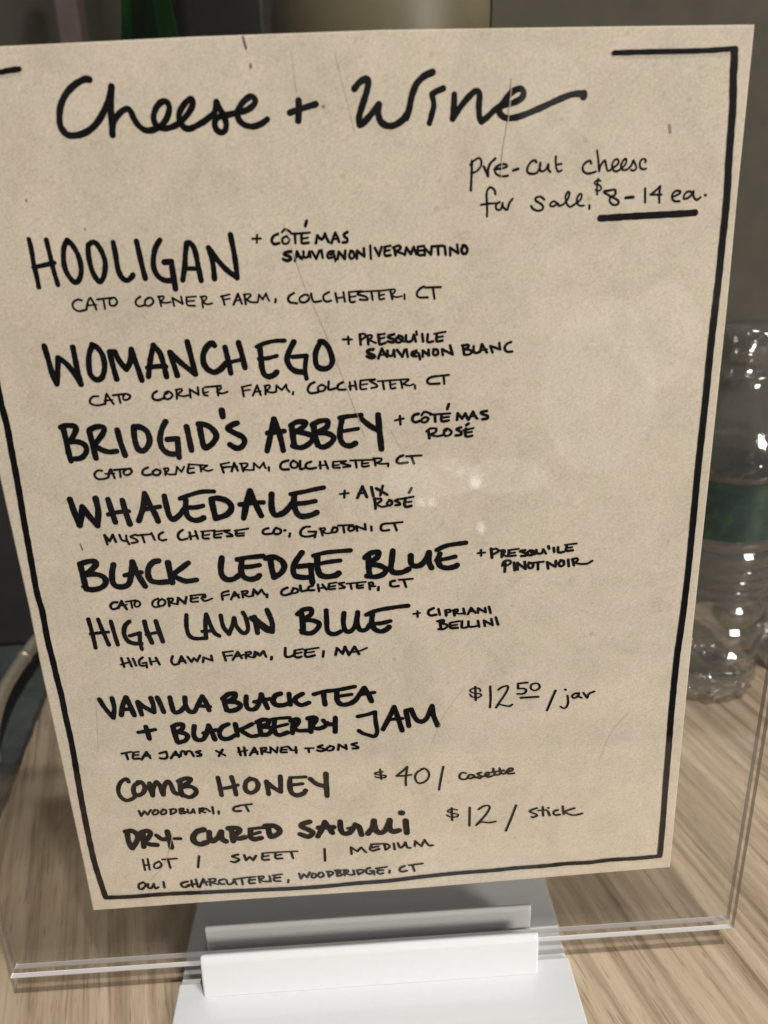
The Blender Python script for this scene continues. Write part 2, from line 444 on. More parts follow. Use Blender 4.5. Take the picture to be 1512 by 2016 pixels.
WRITING = {
 'title': """31:-1266,5442 -1289,5444 -1340,5423 -1390,5385 -1427,5334 -1445,5279 -1447,5233 -1424,5197 -1388,5189 -1338,5197 -1286,5223 -1242,5263 -1207,5311 -1179,5356 -1161,5406! -1171,5356 -1181,5295 -1187,5233 -1191,5186
29:-1186,5214 -1171,5251 -1135,5287 -1099,5303 -1081,5288 -1069,5253 -1049,5221 -1018,5200 -980,5201 -940,5217 -904,5251 -884,5297 -891,5325 -914,5330 -948,5305 -969,5262 -963,5224 -931,5206 -889,5209 -845,5226 -799,5262 -765,5305 -762,5331 -775,5336 -807,5312 -836,5273 -839,5236 -820,5207 -793,5199 -750,5214 -719,5229
29:-723,5225 -678,5253 -653,5276 -640,5318! -630,5294 -615,5262 -602,5221 -610,5186 -634,5176 -657,5194 -659,5226 -635,5249 -595,5256 -549,5263 -500,5272 -460,5291 -441,5315 -451,5334 -471,5335 -510,5308 -538,5269 -535,5234 -510,5208 -466,5198 -423,5208 -387,5229
32:-219,5309 -222,5260 -228,5217
29:-269,5255 -215,5270 -158,5284 -132,5290
32:72,5354 101,5383 135,5397 145,5378 134,5335 106,5268 89,5218 91,5186! 116,5198 161,5240 195,5276! 191,5233 204,5194 239,5175 278,5178 321,5203 342,5228
32:336,5209 352,5246 368,5308 394,5363 434,5399 479,5416
28:534,5340 502,5329 474,5316! 483,5267 472,5223 458,5179
30:591,5310 589,5263 581,5197! 607,5231 650,5280 692,5316 713,5321 724,5302 720,5246 724,5195 734,5178! 763,5196 813,5236 862,5253 905,5261 947,5282 955,5310 936,5325 897,5312 855,5272 830,5235 834,5210 863,5190 906,5189 963,5202 1048,5231 1133,5263 1211,5288 1278,5290
39:1274,5288 1274,5277""",
 'subtitle upper line': """14:682,4989 681,4932 678,4882 676,4843
12:673,4970 695,4991 722,5001 733,4985 730,4960 706,4936 678,4928
14:747,4959 758,4934 769,4909! 770,4943 782,4973 809,4996
13:804,4943 837,4945 872,4953 864,4965 837,4965 812,4952 807,4932 821,4914 848,4906 878,4908
15:906,4933 933,4940
13:1031,4968 1025,4978 1006,4974 987,4952 982,4928 996,4914 1024,4912 1040,4922 1051,4942 1053,4965! 1051,4937 1062,4922 1084,4931 1097,4956! 1098,4931 1109,4918
12:1137,4994 1137,4964 1142,4934 1153,4917 1170,4923
12:1144,4953 1168,4955
13:1331,4952 1325,4964 1306,4960 1287,4941 1289,4916 1311,4902 1339,4904 1358,4910
12:1360,5013 1368,4975 1377,4910! 1384,4939 1405,4964 1412,4943 1425,4910 1451,4924 1478,4943 1480,4961 1463,4966 1447,4944 1452,4917 1472,4906 1499,4920 1522,4944 1521,4967 1505,4957 1495,4930 1508,4912 1532,4914 1553,4935 1561,4958! 1575,4937 1580,4916 1566,4906 1552,4910
12:1627,4945 1631,4955 1618,4963 1604,4956 1599,4936 1604,4918 1622,4910 1635,4914""",
 'subtitle lower line': """13:810,4818 805,4839 788,4852 772,4848 762,4823 764,4777 765,4736 764,4706
12:732,4767 766,4771 811,4772
13:833,4777 816,4767 814,4747 828,4736 844,4745 850,4771! 853,4753 867,4738 878,4739 886,4767 905,4791
13:1080,4779 1060,4795 1035,4791 1033,4776 1061,4759 1075,4743 1068,4728 1042,4724 1017,4736 1008,4750
12:1150,4758 1133,4769 1114,4757 1117,4744 1140,4746 1156,4758 1162,4744 1190,4754 1211,4779 1218,4809 1207,4812 1197,4790 1203,4759 1221,4737 1246,4747 1281,4771 1286,4796 1274,4799 1261,4777 1265,4751 1283,4739 1301,4740
13:1331,4741 1332,4721
10:1388,4861 1371,4867 1355,4857 1358,4847 1381,4841 1393,4825 1383,4813 1360,4818
12:1374,4872 1369,4834 1372,4794
13:1466,4815 1439,4811 1408,4807 1434,4788 1475,4768 1494,4752 1485,4737 1462,4738 1445,4754 1446,4774 1471,4789 1473,4812
17:1532,4770 1573,4772
13:1637,4813 1642,4742
13:1721,4822 1697,4800 1670,4781! 1699,4779 1730,4779
13:1721,4822 1718,4779 1722,4737
13:1796,4765 1828,4777 1836,4789 1816,4795 1794,4781 1792,4760 1806,4742 1834,4740
13:1901,4784 1878,4788 1860,4773 1859,4752 1879,4754 1900,4771 1909,4789! 1912,4761 1933,4743 1952,4756
14:1976,4766 1980,4765
34:1396,4670 1475,4671 1588,4673 1758,4674 1872,4675 1928,4677""",
 'farm cheese heading': """25:-1713,4696 -1710,4640 -1712,4562 -1708,4502 -1708,4448
25:-1622,4688 -1617,4610 -1613,4537 -1603,4456
24:-1716,4552 -1663,4560 -1602,4570
27:-1511,4682 -1536,4646 -1549,4587 -1549,4535 -1533,4491 -1507,4463 -1479,4485 -1463,4537 -1468,4603 -1490,4657 -1513,4682
27:-1398,4656 -1407,4647 -1413,4588 -1407,4521 -1391,4477 -1373,4461 -1347,4492 -1330,4558 -1340,4617 -1361,4658 -1383,4666 -1406,4652
28:-1271,4660 -1268,4595 -1267,4522 -1253,4478 -1228,4461 -1202,4475 -1191,4488
28:-1146,4661 -1140,4589 -1133,4516 -1127,4467
28:-1020,4662 -1049,4624 -1069,4566 -1072,4513 -1053,4472 -1022,4452 -991,4449
31:-1012,4547 -974,4548! -974,4495 -971,4441 -971,4404
28:-925,4449 -905,4519 -893,4584 -879,4640! -859,4639 -840,4602 -832,4522 -825,4441
23:-910,4509 -827,4505
28:-766,4612 -754,4565 -750,4512 -751,4448
28:-765,4612 -731,4557 -683,4495 -627,4447! -626,4493 -629,4573 -639,4672""",
 'first farm pairing': """12:-495,4665 -501,4626
12:-523,4647 -477,4646
16:-382,4666 -407,4655 -419,4633 -407,4614 -379,4618
13:-360,4673 -342,4688 -315,4674
13:-338,4652 -360,4640 -358,4617 -338,4613 -322,4632 -335,4651
13:-313,4664 -265,4663 -209,4665
15:-291,4660 -291,4614
16:-255,4658 -256,4635 -255,4612 -220,4613
12:-253,4635 -221,4639
17:-222,4725 -231,4700
16:-180,4609 -169,4648! -146,4627 -127,4656! -121,4636 -110,4612
15:-95,4605 -71,4659! -59,4633 -53,4610
12:-87,4625 -56,4627
16:-5,4659 -23,4648 -20,4635 -7,4624 -10,4608 -32,4606
18:-320,4572 -349,4568 -357,4557 -330,4546 -324,4532 -345,4525 -365,4534
15:-302,4521 -286,4571! -271,4537 -261,4531
11:-295,4541 -264,4543
15:-251,4569 -250,4539 -229,4541 -218,4568! -215,4538
15:-204,4567 -184,4527! -164,4569
15:-152,4571 -148,4531
15:-84,4562 -109,4561 -122,4543 -114,4528 -93,4532
14:-106,4546 -85,4547 -79,4511
16:-66,4521 -58,4559! -27,4520! -22,4562
15:10,4559 -1,4538 8,4519 26,4530 21,4556 7,4561
16:40,4519 43,4559! 82,4528! 81,4571
14:117,4583 118,4514
15:142,4570 163,4527! 179,4573
16:197,4573 196,4529 227,4528
14:197,4573 229,4578
14:196,4551 224,4555
16:249,4567 255,4527
15:242,4567 274,4576 284,4562 259,4546! 301,4531
16:306,4526 316,4564! 340,4529! 357,4565! 371,4528
15:379,4564 382,4524 414,4521
14:379,4566 415,4568
14:382,4544 411,4546
15:417,4519 418,4556! 452,4521! 457,4564
15:460,4564 521,4565
15:491,4563 493,4519
15:529,4561 534,4517
15:559,4513 559,4553! 604,4521! 598,4568
17:634,4562 623,4540 630,4520 648,4519 655,4539 644,4559 630,4562""",
 'first farm origin': """12:-1489,4367 -1512,4372 -1539,4356 -1541,4329 -1516,4310 -1473,4316! -1455,4362 -1440,4378! -1426,4347 -1418,4314
11:-1466,4339 -1414,4340
12:-1405,4368 -1318,4373
12:-1371,4365 -1370,4317
12:-1318,4373 -1337,4363 -1339,4336 -1318,4330 -1298,4348 -1308,4372 -1329,4370
12:-1168,4372 -1192,4356 -1198,4336 -1183,4320 -1147,4327
12:-1124,4363 -1144,4351 -1147,4327 -1127,4320 -1101,4338 -1107,4361 -1128,4364
12:-1067,4368 -1061,4316
11:-1072,4366 -1043,4368 -1043,4355 -1065,4340! -1038,4332 -1006,4335
12:-990,4312 -994,4357! -941,4322! -946,4362
12:-916,4357 -917,4316 -876,4308
10:-916,4357 -863,4358
10:-915,4335 -876,4336
12:-832,4356 -832,4298
11:-839,4355 -810,4357 -809,4342 -828,4329! -809,4314 -779,4317
12:-719,4355 -711,4306
11:-727,4351 -677,4361
10:-711,4334 -679,4338
13:-662,4304 -631,4361! -615,4307
10:-652,4324 -616,4329
13:-596,4356 -594,4304
11:-600,4356 -568,4358 -562,4347 -588,4328! -562,4313 -526,4311! -515,4352! -497,4325! -476,4357! -468,4329 -461,4315
13:-425,4323 -428,4306
14:-321,4351 -347,4337 -356,4317 -343,4301 -308,4295
13:-269,4337 -290,4324 -289,4303 -265,4298 -243,4311 -238,4332 -262,4340
13:-226,4345 -216,4300 -172,4301
13:-126,4347 -156,4331 -157,4307 -140,4296 -117,4300
13:-90,4339 -82,4290
13:-45,4343 -39,4291
11:-86,4312 -41,4316
13:-13,4338 -10,4290 16,4288
11:-16,4342 55,4345
11:-7,4315 22,4318
13:69,4341 40,4336 36,4326 78,4313 88,4295 45,4298
11:80,4341 173,4341
13:112,4339 117,4294
13:155,4337 156,4296 182,4297
11:157,4316 183,4319
13:219,4341 228,4292
11:173,4341 237,4345 244,4333 222,4313! 250,4302 282,4306
12:297,4315 298,4289
13:409,4353 380,4337 367,4310 383,4294 429,4292
13:416,4346 503,4345
13:459,4344 467,4284""",
 'second farm cheese heading': """30:-1738,4130 -1730,4055 -1722,3968 -1708,3913! -1688,3995 -1673,4060! -1636,4028 -1603,3976 -1573,3905! -1579,3989 -1582,4115
30:-1471,4120 -1496,4078 -1510,4015 -1510,3957 -1482,3926 -1448,3939 -1424,3996 -1425,4060 -1446,4104 -1474,4123
30:-1368,3924 -1377,4000 -1383,4076
30:-1383,4078 -1354,4077! -1337,4027 -1306,3975! -1278,4017 -1260,4088! -1251,4030 -1238,3972 -1227,3909
30:-1187,3929 -1162,4025 -1134,4103! -1104,4058 -1092,3993 -1085,3923
26:-1187,3980 -1129,3984 -1079,3981
30:-1047,4059 -1035,3990 -1023,3927
30:-1045,4059 -991,3995 -920,3929! -932,4028 -943,4114
32:-793,4085 -806,4099 -836,4080 -861,4039 -865,3988 -845,3951 -810,3934 -772,3951 -740,3982
30:-818,3933 -780,3944 -740,3982
30:-735,4072 -726,4003 -718,3924
30:-656,4093 -644,4027 -634,3951
22:-725,3985 -644,3999
31:-539,4069 -538,4008 -537,3942 -526,3905 -501,3892 -471,3902 -455,3916
23:-557,4066 -513,4082 -454,4093 -396,4092
23:-550,3997 -499,3998 -447,4009
31:-343,4083 -372,4035 -390,3985 -376,3941 -346,3916 -306,3908
25:-357,3998 -277,4001! -288,3951 -291,3907 -287,3870
30:-192,4073 -220,4027 -228,3977 -220,3936 -184,3920 -146,3933 -131,3972 -147,4038 -174,4072 -195,4077""",
 'second farm pairing': """13:-33,4096 -32,4054
13:-63,4083 -13,4080
16:35,4104 36,4047
13:32,4107 61,4107 66,4092 37,4071
16:78,4095 81,4048
13:71,4095 97,4099 103,4087 85,4073! 124,4053
17:139,4099 143,4074 147,4045 178,4050
13:137,4099 177,4102
13:143,4075 175,4081
17:231,4097 202,4091 198,4080 227,4068 222,4052 191,4058
16:260,4086 241,4072 244,4051 270,4053 278,4078 257,4088
13:256,4072 288,4052
16:299,4088 299,4055 329,4054 344,4089! 354,4050
14:359,4106 362,4086
16:392,4090 396,4048
16:425,4087 422,4044 453,4045
16:476,4082 475,4046 508,4047
13:461,4088 526,4096
13:472,4066 511,4071
19:107,4018 79,4014 74,4001 106,3985 113,3974 94,3969 69,3980
16:134,3964 157,4019! 176,3982 186,3970
12:146,3983 179,3985
16:189,4006 192,3979 216,3977 226,4008! 230,3968
16:245,4007 274,3966! 287,4005
16:299,4008 305,3964
16:356,3998 330,3988 330,3970 355,3965
15:337,3981 367,3983 376,3946
16:392,3960 393,3996! 429,3965! 426,3998
16:463,4000 452,3982 459,3967 480,3971 478,3995 456,4000
16:509,3965 505,3998! 566,3965! 552,4017
16:626,4013 633,3962
15:622,4014 655,4015 658,4003 629,3991! 666,3986 677,3971 659,3959 633,3960
16:689,4006 689,3977 703,3966 726,3972! 737,4015! 755,3985 766,3966
12:726,3979 766,3984
15:800,3964 786,4002! 844,3980! 838,4017
15:907,4019 881,4008 870,3983 886,3964 915,3964""",
 'second farm origin': """13:-1487,3831 -1516,3831 -1538,3811 -1534,3789 -1500,3778 -1455,3785! -1444,3829 -1438,3843! -1422,3809 -1408,3782
12:-1456,3803 -1412,3806
13:-1403,3832 -1334,3837
13:-1372,3831 -1368,3787
13:-1334,3837 -1347,3823 -1344,3801 -1317,3807 -1307,3825 -1327,3837
15:-1152,3842 -1177,3825 -1177,3799 -1149,3790 -1110,3803
13:-1092,3828 -1112,3818 -1111,3797 -1086,3794 -1065,3815 -1084,3837 -1106,3832
13:-1039,3844 -1043,3792
12:-1043,3844 -1010,3848 -1011,3835 -1040,3816! -1008,3805 -975,3809
13:-964,3795 -963,3843! -916,3809! -916,3852
13:-887,3843 -887,3809 -866,3801
11:-886,3817 -860,3823
12:-875,3851 -783,3854
13:-805,3853 -804,3800
12:-812,3854 -790,3854 -784,3841 -809,3820! -781,3809 -749,3817
13:-662,3838 -658,3786
12:-664,3840 -609,3850
11:-656,3819 -618,3822
13:-605,3787 -575,3845! -559,3788
11:-594,3808 -557,3810
13:-528,3838 -531,3790
12:-532,3840 -506,3843 -503,3830 -527,3809! -495,3799 -469,3802! -464,3839! -435,3810! -407,3841! -405,3817 -392,3798
13:-370,3796 -373,3782
15:-244,3846 -271,3832 -285,3803 -268,3783 -227,3786
13:-205,3829 -225,3815 -219,3792 -193,3794 -180,3816 -205,3830
15:-160,3845 -163,3800 -125,3803
15:-79,3837 -106,3823 -107,3797 -67,3793
13:-38,3835 -37,3790
13:-8,3840 -1,3791
12:-43,3812 -2,3814
13:25,3842 23,3794 56,3791
12:29,3842 107,3845
11:27,3816 65,3820
13:110,3842 80,3836 113,3815 120,3800 86,3794
12:125,3832 195,3833
13:154,3832 160,3783
13:197,3833 200,3788 227,3787
11:202,3808 228,3813
13:259,3834 268,3784
12:203,3833 296,3835 303,3828 273,3809! 306,3797 332,3804
13:342,3796 343,3777
15:464,3844 430,3836 415,3818 429,3801 485,3799
13:449,3842 542,3847
13:512,3843 515,3796""",
 'abbey cheese heading': """31:-1718,3652 -1715,3587 -1713,3518 -1709,3455
31:-1731,3661 -1700,3670 -1654,3664 -1646,3645 -1667,3608 -1696,3571! -1645,3568 -1609,3543 -1612,3504 -1647,3471 -1700,3467
15:-1726,3507 -1712,3479
32:-1572,3629 -1568,3564 -1564,3501 -1561,3464
31:-1571,3637 -1528,3653 -1488,3647 -1493,3617 -1534,3569 -1561,3544! -1521,3514 -1479,3498 -1435,3500
32:-1411,3627 -1404,3554 -1389,3472
33:-1314,3637 -1319,3580 -1313,3518 -1291,3493 -1259,3507 -1234,3552 -1241,3606 -1274,3635 -1313,3641
32:-1126,3661 -1154,3617 -1173,3556 -1167,3502 -1134,3468 -1090,3462
32:-1130,3554 -1070,3556! -1074,3496 -1076,3441
32:-1009,3624 -1003,3554 -998,3480
33:-933,3608 -929,3550 -924,3503 -910,3491 -870,3515 -842,3560 -863,3604 -898,3629 -938,3635
36:-794,3709 -792,3673
32:-712,3630 -743,3620 -771,3599 -740,3574 -691,3544 -681,3512 -705,3482 -735,3478 -770,3502""",
 'abbey cheese heading second word': """32:-554,3450 -526,3542 -496,3641! -478,3578 -465,3508 -458,3448
30:-540,3559 -442,3565
34:-395,3589 -393,3519 -389,3472
31:-401,3597 -362,3616 -314,3611 -327,3585 -375,3557! -323,3546 -279,3524 -289,3490 -337,3461 -375,3462 -400,3473
34:-267,3589 -261,3519 -252,3480
31:-274,3594 -228,3614 -183,3612 -189,3577 -232,3553 -255,3542! -195,3539 -153,3513 -169,3479 -216,3454 -253,3468
32:-96,3618 -111,3557 -114,3503 -94,3463 -56,3453 -25,3467
26:-110,3627 -61,3633 18,3637
24:-96,3545 -5,3555
31:20,3612 64,3571 115,3537
34:118,3633 122,3544 129,3422""",
 'abbey pairing': """14:247,3618 249,3566
14:218,3593 269,3602
18:357,3625 330,3618 321,3591 337,3575 364,3581
15:376,3615 395,3635 433,3621
15:394,3602 375,3588 382,3572 405,3575 417,3593 398,3604
14:429,3616 547,3617
17:455,3614 458,3572
17:497,3612 493,3585 504,3571 538,3575
14:497,3593 539,3597
17:540,3673 530,3645
17:588,3576 592,3615! 619,3582! 638,3612! 653,3576
15:657,3572 684,3621! 699,3589 710,3575
12:664,3591 703,3593
18:767,3620 733,3614 741,3602 771,3589 768,3574 741,3571
17:415,3520 420,3472
15:404,3516 427,3531 461,3529 457,3509 426,3494! 464,3482 503,3487
15:522,3517 507,3499 518,3481 545,3487 553,3508 526,3525 507,3514
17:611,3528 584,3518 610,3501 610,3483 579,3480
17:641,3519 637,3483 648,3469 678,3473
14:626,3509 687,3520
14:633,3493 676,3497
19:657,3549 643,3540""",
 'abbey origin': """14:-1539,3386 -1564,3388 -1587,3365 -1573,3337 -1536,3334 -1509,3341! -1494,3384 -1485,3391! -1479,3363 -1472,3335
12:-1523,3365 -1471,3364
14:-1468,3386 -1370,3388
14:-1435,3380 -1436,3340
14:-1401,3382 -1414,3371 -1409,3352 -1383,3353 -1365,3372 -1377,3390
15:-1268,3390 -1297,3376 -1304,3352 -1287,3342 -1256,3345
15:-1222,3375 -1243,3360 -1238,3342 -1212,3340 -1197,3362 -1218,3375
14:-1169,3376 -1171,3336
12:-1176,3376 -1150,3379 -1152,3363 -1172,3351! -1148,3339 -1110,3337! -1096,3383! -1074,3350! -1054,3381
14:-1023,3395 -1037,3344 -1000,3342
12:-1027,3395 -916,3381
12:-1031,3368 -997,3370
14:-957,3383 -958,3347
12:-916,3381 -948,3363! -920,3347 -889,3353
14:-836,3384 -825,3331
12:-836,3384 -786,3391
12:-831,3360 -793,3365
14:-777,3336 -756,3387! -739,3338
12:-823,3365 -793,3365 -740,3362
14:-715,3381 -707,3332
12:-723,3381 -681,3380 -683,3363 -712,3345! -674,3338 -644,3337! -640,3380! -609,3346! -581,3379! -577,3356 -571,3344
14:-553,3349 -554,3327
16:-434,3384 -469,3374 -484,3351 -473,3330 -435,3328
14:-408,3378 -421,3363 -415,3339 -389,3337 -379,3361 -404,3382
16:-363,3376 -366,3328 -343,3328
16:-298,3368 -326,3357 -331,3334 -305,3324 -271,3329
14:-244,3365 -244,3321
14:-214,3367 -199,3318
12:-251,3341 -208,3342
14:-165,3356 -167,3324 -129,3320
12:-165,3360 -88,3361
12:-167,3336 -132,3338
14:-89,3359 -120,3349 -78,3335 -64,3326 -106,3322
13:-62,3362 84,3357
14:-31,3360 -26,3316
14:11,3357 9,3320 48,3321
12:10,3337 45,3339
14:84,3361 89,3321
13:77,3366 123,3363 122,3347 95,3339! 121,3329 166,3330! 165,3311
16:258,3375 231,3364 218,3341 233,3326 283,3328
14:277,3368 369,3368
14:308,3364 323,3319""",
 'dale cheese heading': """35:-1757,3218 -1744,3129 -1728,3049! -1706,3110 -1692,3167! -1658,3099 -1622,3040! -1602,3136 -1605,3214
33:-1533,3204 -1523,3131 -1512,3056
33:-1449,3194 -1441,3118 -1427,3038
27:-1546,3108 -1487,3119 -1422,3121
33:-1370,3056 -1331,3144 -1311,3228! -1291,3158 -1266,3090 -1255,3044
27:-1321,3128 -1232,3139
33:-1196,3205 -1191,3135 -1183,3077 -1163,3052 -1126,3073 -1090,3112
33:-1071,3169 -1080,3103 -1070,3061 -1038,3038 -999,3040 -978,3051
27:-1104,3183 -1040,3203 -970,3218 -897,3216
29:-1073,3124 -1020,3120 -973,3128
35:-918,3167 -913,3109 -906,3043
35:-918,3167 -879,3171 -824,3149 -802,3106 -834,3063 -906,3041
33:-736,3036 -711,3130 -680,3206!
33:-736,3032 -708,3121 -680,3206! -657,3126 -627,3041
30:-750,3122 -680,3128 -607,3127
35:-552,3177 -559,3104 -552,3053 -526,3039 -477,3061 -434,3108
35:-415,3156 -423,3103 -408,3044 -379,3021 -324,3026 -287,3041
27:-437,3170 -359,3180 -288,3192 -233,3200
29:-419,3107 -357,3107 -290,3116""",
 'dale pairing': """14:-107,3173 -112,3127
14:-137,3152 -85,3155
18:-32,3120 3,3192! 26,3123
14:-23,3149 20,3150
18:57,3185 66,3127
18:87,3175 152,3130
16:127,3189 109,3128
18:74,3110 76,3043
15:68,3106 108,3107 111,3091 79,3072! 117,3053 149,3058
16:166,3091 149,3076 157,3059 177,3066 177,3087 162,3096
16:221,3096 197,3088 220,3076 228,3061 200,3058
18:264,3098 255,3065 266,3043 298,3048
15:233,3097 312,3107
13:255,3073 299,3076
16:303,3164 287,3135""",
 'dale origin': """16:-1583,2914 -1590,2976! -1566,2934! -1541,2975! -1529,2928
14:-1501,2972 -1492,2938 -1471,2928
14:-1461,2965 -1462,2936 -1451,2906
14:-1403,2967 -1436,2955 -1407,2937 -1398,2919 -1434,2913
14:-1396,2961 -1314,2964
14:-1365,2963 -1357,2912
14:-1306,2972 -1293,2925
15:-1236,2972 -1261,2957 -1265,2931 -1247,2918 -1223,2922
16:-1115,2979 -1141,2961 -1148,2932 -1131,2914 -1095,2920
15:-1075,2961 -1073,2915
15:-1039,2967 -1030,2916
13:-1082,2932 -1031,2937
15:-994,2956 -998,2918 -964,2912
12:-1005,2961 -921,2964
12:-996,2935 -957,2938
15:-924,2951 -928,2918 -889,2915
12:-927,2956 -845,2959
12:-922,2933 -879,2940
15:-830,2958 -865,2956 -825,2932 -818,2919 -850,2920
15:-787,2955 -794,2926 -780,2917 -748,2919
13:-799,2953 -716,2962
12:-790,2933 -742,2935
16:-592,2957 -620,2949 -628,2928 -611,2918 -571,2920
16:-553,2949 -563,2928 -548,2914 -520,2921 -518,2942 -545,2956
16:-494,2936 -489,2936
15:-462,2913 -468,2892
16:-337,2951 -369,2949 -394,2926 -393,2896 -358,2885 -318,2891
15:-347,2918 -300,2915! -311,2878
15:-271,2935 -261,2887
13:-277,2931 -248,2937 -245,2923 -265,2913! -231,2898 -198,2904
15:-189,2933 -202,2917 -191,2902 -170,2911 -169,2932 -192,2936
14:-160,2946 -70,2945
15:-129,2942 -126,2898
15:-90,2936 -99,2919 -88,2906 -65,2914 -66,2934 -90,2940
15:-44,2903 -50,2937! 8,2908! 6,2946
15:44,2927 45,2899
16:144,2942 112,2935 103,2910 118,2894 154,2897
15:148,2940 239,2944
15:187,2939 202,2891""",
 'ledge cheese heading': """35:-1769,2790 -1766,2716 -1762,2646 -1755,2619
34:-1770,2794 -1723,2807 -1677,2805 -1677,2780 -1718,2743 -1757,2720! -1691,2720 -1640,2695 -1635,2655 -1667,2626 -1716,2615 -1762,2621
17:-1781,2640 -1763,2620
35:-1568,2776 -1585,2721 -1591,2660 -1572,2628 -1526,2623 -1491,2645 -1468,2713 -1450,2786! -1433,2711 -1396,2616
28:-1510,2699 -1457,2712 -1405,2713
35:-1289,2784 -1322,2777 -1354,2745 -1366,2698 -1355,2653 -1310,2637 -1254,2637
36:-1233,2767 -1230,2697 -1225,2631
33:-1108,2758 -1164,2719 -1217,2683! -1181,2654 -1136,2633 -1072,2638
35:-898,2779 -912,2710 -910,2658 -882,2627 -842,2628 -799,2654
35:-778,2745 -788,2684 -777,2640 -739,2619 -698,2625 -677,2642
30:-804,2760 -732,2769 -652,2771
30:-778,2705 -722,2706 -670,2713
26:-740,2770 -700,2774 -640,2775
35:-598,2759 -596,2689 -586,2626
35:-626,2756 -574,2761 -529,2732 -516,2692 -540,2650 -587,2622
35:-398,2780 -442,2722 -462,2671 -454,2626 -411,2610 -355,2606
34:-429,2686 -349,2690! -350,2619 -348,2570
37:-305,2739 -309,2678 -297,2624 -258,2604 -201,2609 -178,2623
28:-328,2754 -239,2771 -95,2775
28:-324,2692 -243,2704 -163,2710""",
 'ledge cheese heading last word': """35:18,2717 15,2656 17,2603
34:-6,2719 32,2747 80,2752 74,2718 37,2690 16,2669! 76,2661 123,2631 105,2597 56,2582 0,2591
35:172,2755 162,2681 155,2629 179,2602 227,2602 269,2621
35:284,2713 285,2664 302,2641 342,2643 376,2676 401,2727! 398,2665 415,2620
34:470,2713 457,2670 472,2629 513,2612 566,2619 578,2628
29:450,2741 515,2767 636,2779
27:447,2671 506,2676 567,2688""",
 'ledge pairing': """15:732,2722 733,2683
15:713,2702 758,2703
19:797,2727 803,2665
15:794,2720 831,2724 843,2706 807,2686
19:868,2709 866,2665
15:855,2710 880,2712 884,2696 864,2683! 901,2667
17:913,2706 913,2671 954,2670
14:908,2709 974,2715
14:917,2688 949,2690
17:1015,2703 982,2697 1019,2681 1024,2666 991,2663
17:1047,2697 1031,2685 1040,2666 1064,2669 1072,2691 1047,2700
14:1056,2683 1077,2668
17:1088,2699 1093,2676 1122,2674 1132,2700! 1150,2670
17:1165,2720 1170,2702
17:1199,2707 1204,2678
17:1227,2709 1232,2673 1265,2674
17:1284,2712 1281,2681 1323,2681
14:1272,2722 1345,2727
14:1285,2699 1318,2703
17:889,2628 886,2561
15:869,2603 881,2633 917,2638 922,2617 885,2597
17:945,2621 951,2566
17:970,2569 967,2618! 1021,2570! 1014,2622
17:1045,2613 1036,2596 1046,2575 1066,2580 1068,2604 1041,2615
15:1070,2611 1136,2614
17:1101,2614 1102,2563
17:1168,2564 1160,2610! 1215,2573! 1216,2615
17:1251,2615 1235,2596 1248,2574 1269,2584 1266,2611 1247,2617
17:1296,2618 1302,2571
17:1325,2621 1335,2575
15:1321,2617 1350,2624 1359,2608 1338,2595! 1368,2584 1418,2581 1454,2599""",
 'ledge origin': """17:-1585,2518 -1614,2516 -1631,2495 -1621,2471 -1584,2478! -1557,2525! -1546,2493 -1534,2465
13:-1582,2491 -1529,2496
13:-1532,2517 -1469,2523
13:-1499,2519 -1498,2471
13:-1462,2518 -1477,2506 -1480,2486 -1467,2476 -1447,2489 -1446,2508 -1459,2519
14:-1327,2525 -1355,2514 -1370,2490 -1358,2468 -1327,2468
14:-1304,2520 -1326,2507 -1333,2486 -1320,2472 -1296,2480 -1286,2501 -1298,2518 -1309,2518
17:-1262,2522 -1265,2469
14:-1271,2518 -1238,2521 -1241,2503 -1262,2491! -1220,2479
17:-1212,2478 -1202,2522! -1164,2479! -1150,2523
15:-1117,2530 -1124,2490 -1082,2487
13:-1125,2530 -1060,2535
13:-1120,2508 -1079,2514
15:-1033,2533 -1056,2508
14:-1069,2534 -1037,2533 -1031,2517 -1056,2508! -1038,2488 -992,2501
15:-883,2547 -924,2534 -925,2489
13:-918,2516 -881,2522
15:-872,2487 -844,2538! -820,2496
13:-859,2507 -818,2518
15:-795,2539 -796,2494
14:-800,2536 -767,2541 -764,2528 -790,2516! -759,2500 -731,2503! -723,2543! -702,2510! -674,2544
15:-734,2507 -722,2547! -697,2514! -673,2543! -664,2521 -654,2506
17:-641,2507 -643,2488
17:-509,2545 -542,2530 -550,2504 -529,2493 -484,2503
15:-469,2534 -483,2517 -472,2503 -447,2510 -449,2532 -473,2539
17:-427,2553 -422,2515 -390,2517
17:-347,2548 -372,2540 -378,2518 -341,2516
15:-314,2554 -310,2505
15:-286,2552 -263,2515
14:-316,2526 -271,2529
15:-241,2554 -248,2518 -207,2516
13:-245,2554 -196,2560
13:-243,2533 -206,2536
15:-148,2556 -181,2550 -158,2534 -146,2520 -179,2516
14:-132,2546 -10,2551
15:-108,2544 -102,2508
15:-64,2541 -65,2512 -29,2512
13:-60,2526 -28,2530
15:13,2541 15,2495
14:10,2543 34,2544 33,2526 12,2518! 49,2516
17:71,2510 68,2487
17:177,2547 152,2540 147,2518 163,2505 200,2508
15:205,2550 291,2552
15:234,2548 248,2497""",
